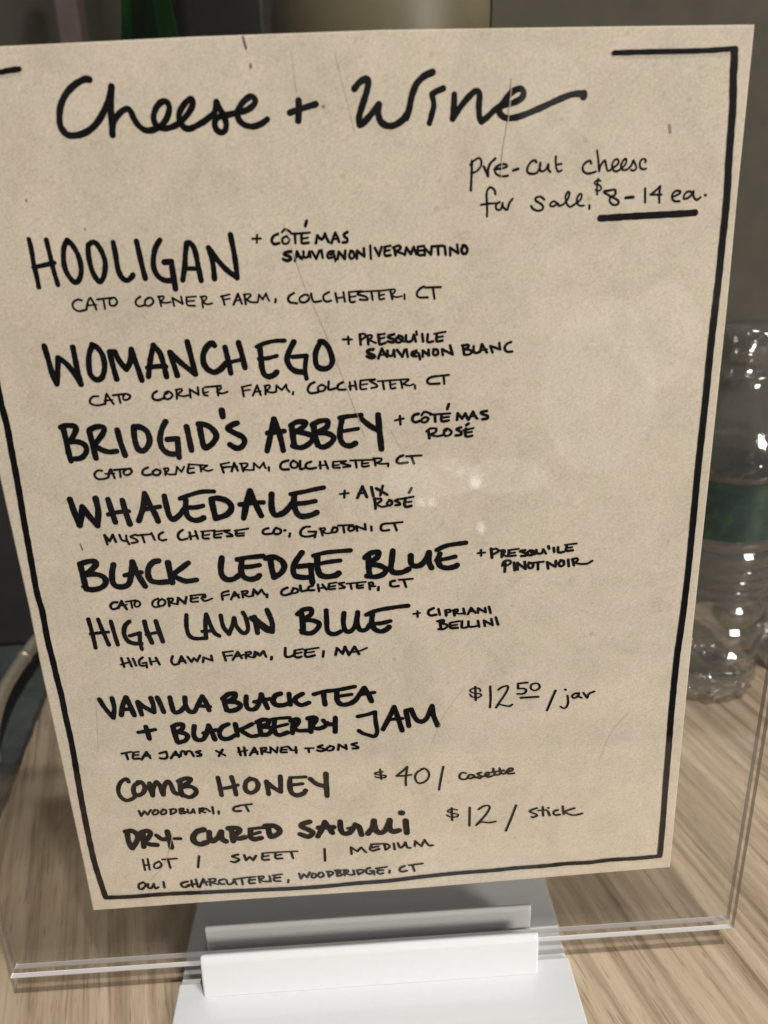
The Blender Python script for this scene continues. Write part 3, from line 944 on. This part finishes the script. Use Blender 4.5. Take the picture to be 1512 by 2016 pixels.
 'lawn cheese heading': """25:-1784,2411 -1778,2342 -1774,2268 -1773,2203
25:-1723,2406 -1711,2337 -1697,2271 -1685,2219
21:-1788,2306 -1735,2309 -1674,2311
25:-1646,2387 -1639,2304 -1629,2215
28:-1531,2377 -1564,2345 -1577,2290 -1561,2238 -1523,2217 -1479,2213
24:-1543,2274 -1476,2290! -1485,2228 -1481,2171
29:-1436,2370 -1430,2298 -1410,2213
29:-1364,2367 -1354,2292 -1340,2217
21:-1437,2275 -1351,2288
26:-1166,2398 -1175,2325 -1171,2260 -1139,2225 -1062,2222! -1055,2317 -1041,2394! -1025,2324 -1004,2257 -976,2232
23:-1080,2272 -1011,2272
26:-950,2378 -943,2299 -912,2241! -886,2295 -867,2354! -858,2293 -818,2239 -787,2265 -791,2343 -807,2390
31:-737,2353 -731,2293 -728,2235
29:-738,2349 -697,2300 -637,2249
31:-757,2346 -714,2296 -669,2251 -634,2237! -628,2304 -652,2396""",
 'lawn cheese heading last word': """35:-435,2354 -432,2290 -433,2225
31:-460,2352 -421,2381 -371,2382 -374,2345 -409,2320 -430,2308! -361,2298 -326,2273 -341,2237 -384,2207 -442,2216
18:-452,2235 -434,2211
30:-274,2366 -276,2288 -276,2222 -253,2193 -220,2192 -190,2207
30:-161,2339 -169,2271 -160,2214 -128,2202 -92,2246 -72,2338! -79,2255 -61,2207 -23,2209 3,2244
33:23,2321 16,2257 31,2209 71,2187 109,2199 127,2216
28:-18,2315 53,2342 161,2356 256,2362
28:20,2247 82,2248 137,2259""",
 'lawn pairing': """14:316,2319 316,2277
14:290,2300 332,2304
18:421,2332 392,2318 387,2295 404,2280 437,2284
16:454,2323 462,2281
18:500,2310 504,2273
14:496,2311 525,2315 531,2299 504,2292
18:554,2306 559,2269
14:546,2307 575,2314 579,2300 558,2292! 587,2279 616,2281
16:617,2316 625,2276
16:646,2272 667,2317! 696,2278
12:654,2290 692,2292
16:713,2277 713,2311! 763,2278! 760,2310
16:785,2318 796,2270
18:461,2239 468,2177
16:444,2235 482,2242 486,2228 465,2215! 503,2208 506,2188 481,2174 452,2176
18:528,2215 532,2180 578,2177
14:532,2218 591,2226
14:532,2196 574,2200
16:608,2223 607,2176 645,2178
16:649,2220 653,2182 687,2178 708,2183
16:712,2220 721,2173
16:759,2175 752,2218! 809,2180! 801,2228
16:830,2237 847,2180""",
 'lawn origin': """16:-1622,2116 -1613,2049
16:-1580,2113 -1565,2050
13:-1632,2068 -1568,2084
16:-1548,2106 -1536,2053
16:-1486,2111 -1510,2089 -1510,2055 -1483,2048
14:-1492,2068 -1467,2071! -1468,2033
16:-1442,2102 -1437,2054
16:-1401,2101 -1384,2050
13:-1442,2074 -1392,2078
16:-1292,2105 -1305,2073 -1294,2042 -1261,2046! -1237,2101! -1215,2049
13:-1259,2060 -1217,2066
16:-1197,2093 -1177,2054! -1157,2081! -1140,2056! -1116,2097
16:-1103,2046 -1095,2081! -1041,2053! -1044,2091
16:-964,2104 -954,2046
13:-966,2109 -901,2114
13:-955,2080 -909,2083
16:-909,2048 -869,2106! -849,2057
13:-894,2070 -826,2082
16:-816,2098 -821,2053
14:-820,2098 -787,2100 -788,2086 -819,2074! -779,2057 -762,2060! -742,2092! -728,2067! -700,2098! -691,2060
16:-771,2056 -758,2098! -732,2068! -704,2099! -689,2055
18:-653,2052 -658,2033
18:-559,2112 -563,2055 -543,2042 -513,2051
18:-497,2088 -505,2050 -485,2034 -460,2039
13:-502,2088 -447,2096
13:-499,2064 -455,2070
18:-427,2087 -434,2045 -414,2034 -372,2042
14:-435,2088 -343,2097
13:-428,2066 -374,2069
16:-311,2069 -318,2027
18:-234,2035 -222,2086! -187,2041! -169,2092! -146,2028! -105,2087! -80,2030
13:-149,2047 -78,2052 -26,2072""",
 'vanilla heading': """29:-1812,1818 -1786,1746 -1744,1668! -1726,1746 -1729,1821
33:-1689,1684 -1667,1761 -1637,1818! -1619,1748 -1604,1677
27:-1672,1727 -1613,1727
31:-1568,1778 -1560,1723 -1555,1678
31:-1566,1778 -1528,1735 -1472,1691! -1468,1745 -1477,1801
31:-1435,1802 -1421,1752 -1407,1686
31:-1352,1796 -1348,1736 -1338,1680 -1300,1682 -1261,1719
31:-1254,1788 -1256,1728 -1241,1682 -1208,1672 -1176,1722 -1139,1788! -1120,1737 -1106,1676
26:-1177,1717 -1098,1704""",
 'tea heading word': """33:-999,1757 -996,1707 -988,1667
33:-1007,1758 -966,1789 -923,1793 -927,1762 -972,1735 -989,1732! -930,1727 -895,1704 -910,1675 -955,1659 -992,1667
31:-849,1765 -856,1706 -843,1665 -801,1662 -767,1709 -748,1772! -732,1716 -716,1660
28:-800,1717 -692,1733
33:-621,1767 -656,1755 -672,1716 -654,1680 -612,1676
33:-621,1767 -656,1755 -677,1717 -662,1686 -621,1675 -577,1684
31:-564,1762 -564,1723 -562,1677
31:-473,1755 -513,1734 -532,1715! -517,1684 -485,1666 -436,1682
28:-400,1744 -324,1761 -238,1766 -122,1783
33:-333,1754 -332,1704 -329,1659
33:-243,1757 -247,1697 -228,1656 -185,1647 -132,1668 -95,1715 -58,1767! -35,1720 -14,1659
26:-233,1716 -146,1724
24:-78,1719 8,1727""",
 'blackberry heading words': """32:-1542,1581 -1536,1534 -1531,1483
26:-1598,1540 -1539,1545 -1483,1553
34:-1362,1561 -1357,1504 -1348,1442
32:-1366,1568 -1330,1581 -1297,1576 -1305,1541 -1347,1519! -1297,1509 -1275,1482 -1296,1448 -1341,1436
32:-1220,1559 -1232,1494 -1218,1451 -1176,1448 -1144,1497 -1124,1556! -1109,1504 -1095,1441
28:-1165,1498 -1077,1517
32:-992,1556 -1037,1534 -1059,1490 -1047,1447 -1004,1439 -959,1461
32:-945,1552 -941,1510 -940,1459
30:-834,1543 -889,1516 -920,1504! -888,1475 -848,1446 -805,1448
34:-782,1549 -783,1497 -779,1451
32:-799,1555 -758,1572 -721,1564 -728,1534 -772,1517! -721,1508 -707,1481 -735,1452 -779,1451
32:-678,1560 -688,1500 -679,1453 -650,1440 -601,1456
24:-707,1568 -655,1574 -573,1574
24:-683,1505 -595,1523
34:-555,1540 -567,1448
30:-571,1547 -527,1558 -516,1537 -536,1508 -563,1495! -526,1466 -466,1461
34:-433,1551 -441,1448
30:-454,1557 -415,1564 -394,1547 -419,1508 -437,1494! -396,1470 -347,1482 -323,1511
30:-350,1533 -324,1501 -281,1497
32:-267,1547 -275,1435""",
 'jam heading word': """27:-113,1545 -52,1555 5,1571! 6,1494 13,1411 -8,1376 -51,1390 -90,1409 -112,1429
32:54,1428 94,1507 137,1601! 163,1502 185,1407
26:89,1503 190,1505
32:214,1564 225,1507 233,1439
32:218,1564 253,1571! 277,1503 311,1469 356,1491 397,1590! 404,1513 432,1428""",
 'tea jams origin': """15:-1735,1379 -1669,1388
16:-1705,1378 -1699,1331
17:-1653,1379 -1664,1333 -1622,1330
13:-1657,1383 -1618,1384
13:-1656,1359 -1622,1359
17:-1608,1320 -1567,1379! -1547,1325
13:-1594,1343 -1546,1349
17:-1480,1359 -1435,1371! -1432,1329 -1452,1313 -1484,1320
17:-1410,1313 -1371,1366! -1354,1317
13:-1397,1333 -1353,1338
17:-1342,1326 -1331,1362 -1312,1361! -1306,1334 -1294,1359! -1269,1357 -1254,1319
17:-1204,1357 -1235,1349 -1207,1334 -1204,1320 -1231,1315
17:-1097,1347 -1041,1306
17:-1053,1354 -1085,1302
17:-944,1361 -935,1297
17:-905,1360 -903,1294
13:-952,1325 -886,1335
17:-872,1292 -836,1351! -819,1298
13:-857,1311 -817,1318
17:-789,1342 -789,1295
15:-793,1343 -758,1345 -760,1327 -787,1316! -753,1308 -730,1300! -724,1342! -688,1297! -677,1343
16:-728,1347 -688,1300! -678,1338
17:-650,1336 -658,1300 -619,1296
13:-650,1336 -610,1343
13:-650,1318 -617,1317
17:-602,1337 -582,1309
17:-554,1333 -554,1285
13:-591,1310 -548,1306
14:-490,1317 -431,1314
16:-468,1315 -466,1283
17:-370,1333 -402,1320 -368,1306 -356,1290 -387,1285 -408,1294
16:-319,1318 -342,1304 -334,1285 -303,1288 -293,1311 -318,1323
17:-264,1285 -257,1329! -206,1287! -209,1322
17:-133,1331 -169,1321 -131,1302 -127,1288 -162,1287""",
 'jar price': """11:729,1680 721,1701 686,1708 657,1691 681,1669 725,1660 735,1644 707,1629 673,1639 655,1661
13:694,1718 697,1610
14:796,1713 799,1614 795,1545
13:851,1680 873,1699 912,1708 918,1690 900,1646 865,1588 835,1539! 857,1563 892,1553 927,1544 949,1556
14:1051,1723 986,1720! 987,1680! 1030,1676 1044,1655 1022,1636 983,1638
12:1104,1713 1078,1703 1076,1673 1101,1656 1131,1668 1135,1693 1117,1712 1095,1711
15:1007,1605 1128,1604
15:1246,1644 1218,1565 1192,1488
13:1331,1597 1338,1550 1330,1510 1309,1496 1286,1513
17:1314,1646 1315,1645
14:1406,1611 1380,1608 1363,1589 1377,1573 1403,1586 1410,1611! 1410,1585 1430,1571
14:1441,1611 1470,1568! 1481,1600 1516,1616""",
 'comb honey heading': """27:-1723,1145 -1733,1168 -1770,1152 -1800,1100 -1801,1036 -1769,991 -1724,996 -1684,1030
31:-1651,1132 -1690,1107 -1701,1059 -1685,1025 -1643,1038 -1619,1084 -1634,1129 -1659,1136
31:-1583,1119 -1583,1059 -1576,1013! -1563,1079 -1534,1125! -1516,1097 -1509,1053 -1503,1014! -1488,1083 -1456,1124 -1438,1090 -1428,1035 -1405,1011
33:-1375,1106 -1379,1041 -1372,997
31:-1387,1118 -1336,1137 -1297,1131 -1324,1096 -1371,1068! -1310,1068 -1274,1037 -1283,1000 -1326,976 -1371,1002
29:-1111,1126 -1105,1049 -1102,973
29:-1017,1123 -1007,1052 -1001,969
25:-1111,1030 -1049,1034 -981,1051
31:-888,1095 -921,1071 -932,1012 -904,977 -863,990 -840,1037 -854,1081 -892,1098
31:-780,1064 -776,1009 -774,954
31:-779,1059 -741,1012 -689,966! -683,1034 -680,1099
34:-616,1061 -621,1006 -612,951 -578,926 -532,938 -514,962
22:-614,1082 -557,1079 -504,1078
26:-620,1017 -530,1022
32:-474,1059 -433,1012 -372,984
34:-362,1092 -365,995 -366,901""",
 'comb honey price': """12:36,1074 -4,1072 -21,1060 21,1048 57,1039 47,1024 3,1028 -17,1035
13:19,1097 24,1013
14:210,1102 175,1067 130,1030! 182,1028 237,1031
14:210,1102 198,1011 196,943
14:323,1076 278,1047 263,1005 280,959 316,956 353,986 363,1034 337,1075 310,1075
15:465,1080 448,989 431,885
15:625,1011 598,1017 579,994 588,965 625,960 643,977
15:679,990 652,995 638,977 652,962 675,969 684,984! 688,967 711,971
15:734,1007 707,999 734,974 725,959 702,966
14:734,969 779,981 793,997 775,1004 761,983 779,965 802,968 834,979
15:820,1033 829,994 848,975 870,984
14:808,1003 875,1008
15:865,1034 875,995 893,982 916,991
14:875,1006 897,1013
15:911,997 952,1005 959,1021 938,1025 920,1002 930,979 971,981""",
 'comb origin': """16:-1689,891 -1680,846! -1652,885! -1635,853! -1607,892
15:-1576,889 -1597,869 -1591,849 -1563,858 -1559,884 -1581,889
15:-1519,887 -1540,867 -1534,846 -1506,855 -1504,882 -1523,890
16:-1469,879 -1472,843
15:-1475,883 -1439,884 -1433,865 -1453,848 -1476,843
16:-1406,881 -1407,843
14:-1413,880 -1382,886 -1383,871 -1402,862! -1372,856 -1374,843 -1405,840
16:-1352,874 -1351,846 -1329,844 -1312,872! -1307,839
16:-1268,872 -1272,833
14:-1272,872 -1240,875 -1242,862 -1266,849! -1232,835
16:-1223,868 -1200,843
16:-1178,878 -1176,819
16:-1138,838 -1140,815
18:-995,869 -1023,864 -1034,839 -1018,827 -982,827
15:-990,874 -900,879
16:-946,872 -929,818""",
 'salami heading': """36:-1799,708 -1801,634 -1788,570
36:-1810,720 -1766,722 -1734,690 -1738,639 -1785,566
36:-1692,703 -1698,624 -1702,573
34:-1701,704 -1660,712 -1636,692 -1660,649 -1696,618! -1659,592 -1606,581
32:-1599,666 -1564,629 -1518,630
36:-1519,693 -1514,630 -1509,549
24:-1478,626 -1434,622
41:-1263,686 -1310,673 -1342,631 -1339,584 -1301,558 -1254,571
39:-1226,660 -1228,603 -1208,578 -1168,608 -1140,657! -1143,595 -1118,567
39:-1067,667 -1063,616 -1064,564
37:-1088,681 -1033,681 -1009,656 -1050,614 -1069,605! -1026,583 -979,591
37:-933,644 -938,592 -913,567 -862,574
24:-940,661 -881,664 -808,666
24:-932,609 -867,626
39:-804,666 -803,620 -794,579
39:-825,679 -762,673 -725,630 -742,597 -784,578
37:-506,686 -558,671 -568,649 -512,610 -491,585 -525,553 -583,582
37:-457,550 -420,618 -398,674! -374,626 -350,572
35:-447,627 -337,622
37:-288,669 -288,600 -268,558 -221,565 -181,631! -155,605 -140,534
21:-237,601 -200,609
39:-93,542 -58,596 -46,652! -36,571 -10,540 28,553 52,597 68,647! 66,585 83,543 134,549
39:183,631 189,521
41:153,705 160,704""",
 'stick price': """12:558,694 521,705 489,689 525,668 565,653 557,633 511,635 484,655
14:520,714 522,605
15:651,708 648,542
14:715,685 752,710 789,712 794,683 762,624 697,543! 734,569 790,558 841,564
15:989,697 958,594 917,472
15:1143,657 1102,644 1093,628 1131,607 1145,588 1117,577 1106,580
15:1185,665 1190,584
13:1153,634 1214,634
15:1224,621 1239,582
16:1226,652 1228,651
15:1298,626 1271,617 1267,594 1286,581 1314,584
15:1332,657 1342,582
15:1420,632 1378,619 1341,605! 1389,577 1427,568 1479,578""",
 'salami flavours': """15:-1725,459 -1724,361
15:-1691,462 -1690,362
13:-1727,404 -1685,408
14:-1614,431 -1648,411 -1655,378 -1627,371 -1600,400 -1613,433
14:-1589,446 -1484,445
16:-1548,442 -1541,365
17:-1323,452 -1343,351
17:-1041,440 -1088,427 -1054,406 -1041,389 -1076,372 -1100,381
17:-1000,430 -992,382! -961,409! -941,377! -916,416
17:-867,429 -872,376 -826,372
13:-867,435 -728,433
13:-870,403 -823,407
17:-775,429 -775,379 -729,374
13:-772,406 -731,410
13:-728,433 -613,428
17:-660,426 -651,367
16:-416,432 -420,321
16:-223,364 -224,428! -180,386! -150,419! -116,371
17:-71,435 -86,401 -68,381 -18,392
14:-75,441 13,438
14:-76,409 -20,418
16:22,432 28,380
15:13,438 46,429 59,405 30,380
16:90,433 95,378
16:120,434 133,392 157,401 176,435! 189,386 212,382
16:243,393 247,440! 292,388! 317,445! 335,408 353,388 375,390""",
 'charcuterie origin': """17:-1754,249 -1786,234 -1791,196 -1767,190 -1739,224 -1754,253
16:-1720,234 -1725,198 -1702,192 -1679,229! -1676,185 -1651,194
16:-1608,240 -1608,186
18:-1434,226 -1477,215 -1483,192 -1464,175 -1430,184
16:-1406,232 -1404,172
16:-1372,241 -1367,168
14:-1439,193 -1364,198
16:-1354,164 -1317,241! -1301,180
14:-1340,202 -1288,209
16:-1272,231 -1274,171
14:-1281,232 -1234,233 -1237,209 -1271,201! -1217,177
16:-1166,223 -1204,212 -1203,182 -1171,175
16:-1153,213 -1144,170 -1110,179 -1097,214! -1084,164
14:-1093,213 -999,222
16:-1041,214 -1038,159
16:-980,220 -990,167 -949,163
14:-989,221 -938,222
14:-988,193 -945,196
16:-915,220 -911,165
14:-920,220 -882,222 -884,204 -913,193! -878,170 -836,169
16:-836,218 -831,165
16:-796,220 -807,173 -761,162
14:-812,221 -742,227
14:-801,194 -758,198
17:-700,168 -707,145
16:-618,220 -609,171! -584,211! -563,179! -539,225
15:-524,205 -530,175 -502,173 -496,202 -518,211
15:-467,214 -482,189 -465,169 -440,185 -448,212 -471,214
16:-405,217 -402,169
15:-415,218 -382,215 -369,196 -404,169
17:-344,223 -338,175
15:-353,224 -316,223 -317,209 -341,199! -308,190 -310,172 -343,169
17:-283,217 -286,169
15:-293,221 -260,218 -261,201 -285,193! -244,171 -215,172
16:-218,211 -211,172
16:-190,208 -182,169
15:-194,209 -152,211 -143,192 -182,169
17:-95,223 -119,213 -125,184 -102,166 -74,173
14:-96,193 -68,194! -65,154
16:-29,211 -43,176 -27,158 2,163
14:-53,213 32,220
14:-37,191 3,192
16:50,185 47,161
17:164,216 131,201 125,177 144,163 177,170
14:193,219 297,226
16:221,219 234,161""",
 'border': """23:-2110,5486 -1910,5486 -1701,5490 -1671,5494 -1640,5497 -1601,5500
22:1426,5473 1605,5472 1887,5468 2054,5472
32:2063,5467 2068,5415 2071,5344 2084,5205 2088,5067 2092,4929 2100,4785 2102,4637 2101,4508 2101,4340 2098,4171
34:2098,4171 2095,3998 2094,3834 2095,3639 2093,3403 2091,3199 2092,2958 2093,2740 2093,2482 2088,2201
36:2088,2201 2081,2011 2075,1878 2073,1699 2073,1537 2074,1353 2078,1183 2081,965 2084,746 2090,492 2092,279 2093,124
32:2093,124 2034,120 1898,118 1708,122 1553,113 1386,119 1205,113 993,114 801,108 548,109 292,100 40,86 -211,86 -438,80 -661,83 -845,91 -1117,104 -1341,112 -1522,121 -1707,125 -1848,124 -2032,133
36:-2043,134 -2057,295 -2069,461 -2071,600 -2070,800 -2066,1029 -2060,1201 -2053,1377
34:-2053,1377 -2050,1550 -2052,1707 -2050,1865 -2055,2001 -2057,2134 -2062,2280 -2056,2498
33:-2056,2498 -2065,2616 -2060,2790 -2055,2940 -2050,3106 -2043,3265 -2038,3407 -2035,3554 -2031,3691 -2037,3802
31:-2037,3802 -2034,4089 -2030,4431 -2029,4945 -2032,5185 -2044,5562""",
}
SMUDGES = [(0.12, [(-17.14, 235.87), (-12.88, 219.72), (-8.09, 206.95), (-1.96, 187.61), (1.88, 175.11)]), (0.1, [(-0.77, 276.47), (1.78, 264.82), (3.36, 257.59)]), (0.1, [(-11.7, 276.83), (-11.15, 267.62)]), (0.2, [(44.68, 268.62), (43.86, 259.73), (42.45, 251.22), (41.96, 244.96)]), (0.12, [(88.81, 71.61), (83.0, 63.68), (79.14, 51.06)]), (0.1, [(31.56, 86.39), (26.63, 79.72), (22.67, 72.86), (19.68, 64.74)]), (0.14, [(-74.28, 33.63), (-76.93, 24.68), (-80.4, 17.98), (-84.69, 13.64)]), (0.1, [(9.56, 177.01), (13.12, 169.72)]), (0.1, [(41.03, 152.53), (48.15, 155.42)]), (0.08, [(-91.44, 92.17), (-94.24, 70.21)]), (0.1, [(-60.01, 171.65), (-58.83, 166.03)])]
MARKS = [(0.35, [(-23.65, 280.35), (-23.03, 277.65)]), (0.38, [(-22.35, 274.22), (-22.3, 273.42)]), (0.3, [(-87.19, 146.46), (-86.77, 144.39)]), (0.22, [(-4.86, 264.11), (-4.62, 263.62)]), (0.2, [(-4.32, 264.2), (-4.1, 263.6)]), (0.25, [(-84.23, 244.78), (-84.22, 244.16)]), (0.3, [(87.32, 256.32), (87.78, 254.21)]), (0.25, [(-70.34, 236.85), (-70.25, 236.59)])]

def part_name(k):
    for word, nm in (('title', 'title_lettering'), ('subtitle', 'note_lettering'), ('heading', 'heading_lettering'), ('pairing', 'pairing_lettering'),
                     ('origin', 'origin_lettering'), ('price', 'price_lettering'), ('flavours', 'flavour_lettering'), ('border', 'border_line')):
        if k.startswith(word) or word in k.split(): return nm
    return 'lettering'
for k, txt in WRITING.items(): write(part_name(k), txt, M['ink'], sheet)
for nm, items, mt in (('paper_crease', SMUDGES, M['smear']), ('pencil_mark', MARKS, M['speck'])):
    for w, pts in items:
        bm = bmesh.new(); ribbon(bm, spline([(a, b, 0) for a, b in pts], 6), w); link(nm, bm, mt, sheet, 'keep')

# ------------------------------------------------------------------ water bottles
def bottle_body():
    prof = [(0, 1.2), (14, 1.0), (20, .2), (25, .3), (28.2, 2.2), (30.2, 7), (30.8, 13), (30.4, 18)]
    z = 19.0
    for k, (top, depth) in enumerate([(22, 1.6), (35, 2.4), (50, 2.4), (64, 2.2), (70, .7), (76, .7), (82, .7), (88, .7), (97, 1.8)]):
        prof += [(30.9, z + .8), (31.1, (z + top) / 2), (30.9, top - 2.0), (31.0 - depth, top - .7), (31.0 - depth, top + .5)]
        z = top + 1.0
    prof += [(31.2, 101), (31.0, 103), (30.6, 104), (30.6, 137), (31.0, 138), (31.2, 141), (30.6, 146), (29.6, 148), (29.9, 150), (28.6, 156), (25.6, 163), (21.2, 170), (16.4, 177), (13.2, 182), (12.6, 184), (12.4, 186), (15.8, 186.6), (15.8, 188.6), (12.4, 189.2), (12.2, 206), (11.0, 206), (11, 189), (12, 180)]
    def wob(r, z, a):
        if z < 17: return r * (1 + .035 * math.sin(a * 15 + z * .5) * min(1, z / 4) * (1 - z / 20) + .02 * math.sin(a * 10 - z * .9))
        if 150 < z < 180: return r * (1 + .012 * math.sin(a * 10))
        return r
    return lathe_bm(prof, 120, wob)
def label_bm(a0, a1, z0, z1, r):
    bm = bmesh.new(); n = 72; lo = []; hi = []
    for i in range(n + 1):
        a = a0 + (a1 - a0) * i / n
        lo.append(bm.verts.new((r * math.cos(a) * MM, r * math.sin(a) * MM, z0 * MM))); hi.append(bm.verts.new((r * math.cos(a) * MM, r * math.sin(a) * MM, z1 * MM)))
    for i in range(n): bm.faces.new((lo[i], lo[i + 1], hi[i + 1], hi[i]))
    return bm
def cap_bm():
    prof = [(0, 212), (12.6, 212), (14.2, 210.6), (14.4, 209), (14.4, 194.5), (13.2, 194.0), (13.0, 194.0)]
    return lathe_bm(prof, 96, lambda r, z, a: r * (1 + (.012 * math.sin(a * 48) if r > 14 else 0)))
wb = empty('water_bottle', Vector((201, 177, 0)) * MM)
tag(wb, 'clear ribbed plastic water bottle with a green label right behind the sign holder', 'water bottle', 'water bottles on the table')
parts = [link('bottle_body', bottle_body(), M['pet'], wb, True), link('label', label_bm(-2.9, 2.2, 104.6, 136.4, 31.0), M['label'], wb, True), link('cap', cap_bm(), M['cap'], wb, True)]
wb2 = wb.copy(); C.objects.link(wb2)
for p in parts:
    q = p.copy(); C.objects.link(q); q.parent = wb2
wb2.location = Vector((272, 190, 0)) * MM; wb2.rotation_euler.z = 1.9
wb2['label'] = 'clear plastic water bottle at the right edge, farther from the menu'

# ------------------------------------------------------------------ slate board with brass handle
sb = empty('slate_board', Vector((-300, 180, 0)) * MM)
tag(sb, 'grey slate serving board with a brass bar handle left of the menu', 'serving board')
bm = bmesh.new(); top = []; bot = []
edge = []
def rough_line(a, b, n, amp):
    for i in range(n):
        t = i / n; p = Vector(a).lerp(Vector(b), t)
        edge.append((p.x + rnd.uniform(-amp, amp), p.y + rnd.uniform(-amp, amp)))
rough_line((-181, 62), (-202, 258), 34, .5); rough_line((-202, 258), (-560, 260), 60, .5)
rough_line((-560, 300), (-600, 62), 30, 1.0); rough_line((-600, 62), (-181, 62), 60, 1.0)
o = Vector((-300, 180))
top = [bm.verts.new(Vector((x - o.x + rnd.uniform(-.7, .7), y - o.y, 6)) * MM) for x, y in edge]
bot = [bm.verts.new(Vector((x - o.x, y - o.y, .2)) * MM) for x, y in edge]
bm.faces.new(top); bm.faces.new(bot[::-1])
for i in range(len(edge)):
    j = (i + 1) % len(edge); bm.faces.new((top[i], bot[i], bot[j], top[j]))
link('slab', bm, M['slate'], sb)
rel = lambda x, y, z: (x - o.x, y - o.y, z)
hd = link('handle', tube_bm([rel(-199, 124, 6), rel(-202, 134, 16), rel(-205, 152, 21), rel(-207.0, 170, 22), rel(-207.4, 190, 22), rel(-207, 205, 22), rel(-206.5, 215, 22), rel(-206, 224, 21), rel(-206, 231, 15), rel(-206, 233, 6)], 3.9), M['brass'], sb, True)
bm = tube_bm([rel(-207.3, 199.5, 22), rel(-207.1, 201.8, 22)], 4.5); link('collar', bm, M['brass'], hd, True)

# ------------------------------------------------------------------ things behind the sign
dk = tag(link('dark_box', box_bm(-620, -40, 240, 400, 6.3, 236, 3), M['char']), 'charcoal box standing on the slate board behind the brass handle', 'box')
bj = tag(link('black_jar', lathe_bm([(0, 6.2), (24, 6.2), (27, 9), (28, 24), (27.5, 50), (24, 62), (20, 68), (20, 74), (0, 74)], 64), M['black'], None, True), 'small black jar on the slate board at the left edge', 'jar')
bj.location = Vector((-253, 200, 0)) * MM
gb = tag(empty('green_bottle', Vector((-112, 335, 236.2)) * MM), 'dark green glass bottle standing on the charcoal box', 'bottle')
link('bottle_body', lathe_bm([(0, 3), (20, 0), (27, 1), (28, 5), (28, 74), (27, 88), (23.6, 102), (19.5, 116), (16.6, 128), (14.6, 142), (13.0, 158), (12.2, 175), (12.0, 200), (13.4, 201), (13.4, 208), (0, 208)], 80), M['green'], gb, True)
tag(link('dark_speaker', box_bm(-138, -70, 690, 708, 250.3, 640, .5), M['black']), 'tall near-black box behind the green bottle on the sideboard', 'box')
tag(link('grey_post', box_bm(-194, -150, 830, 880, 250.3, 900, 1), M['grey']), 'plain grey post just right of the green bottle, out of focus', 'post')
tag(link('mauve_post', box_bm(-270, -249, 700, 730, 250.3, 900, 1), M['mauve']), 'thin mauve brown post left of the green bottle, out of focus', 'post')
ov = tag(link('olive_vase', lathe_bm([(0, 0), (80, 0), (104, 20), (122, 70), (130, 130), (130, 190), (118, 250), (92, 300), (70, 320), (74, 334), (66, 334), (60, 318), (0, 300)], 80), M['olive'], None, True), 'big olive ceramic vase out of focus above the top of the menu', 'vase')
ov.location = Vector((62, 800, 250.3)) * MM
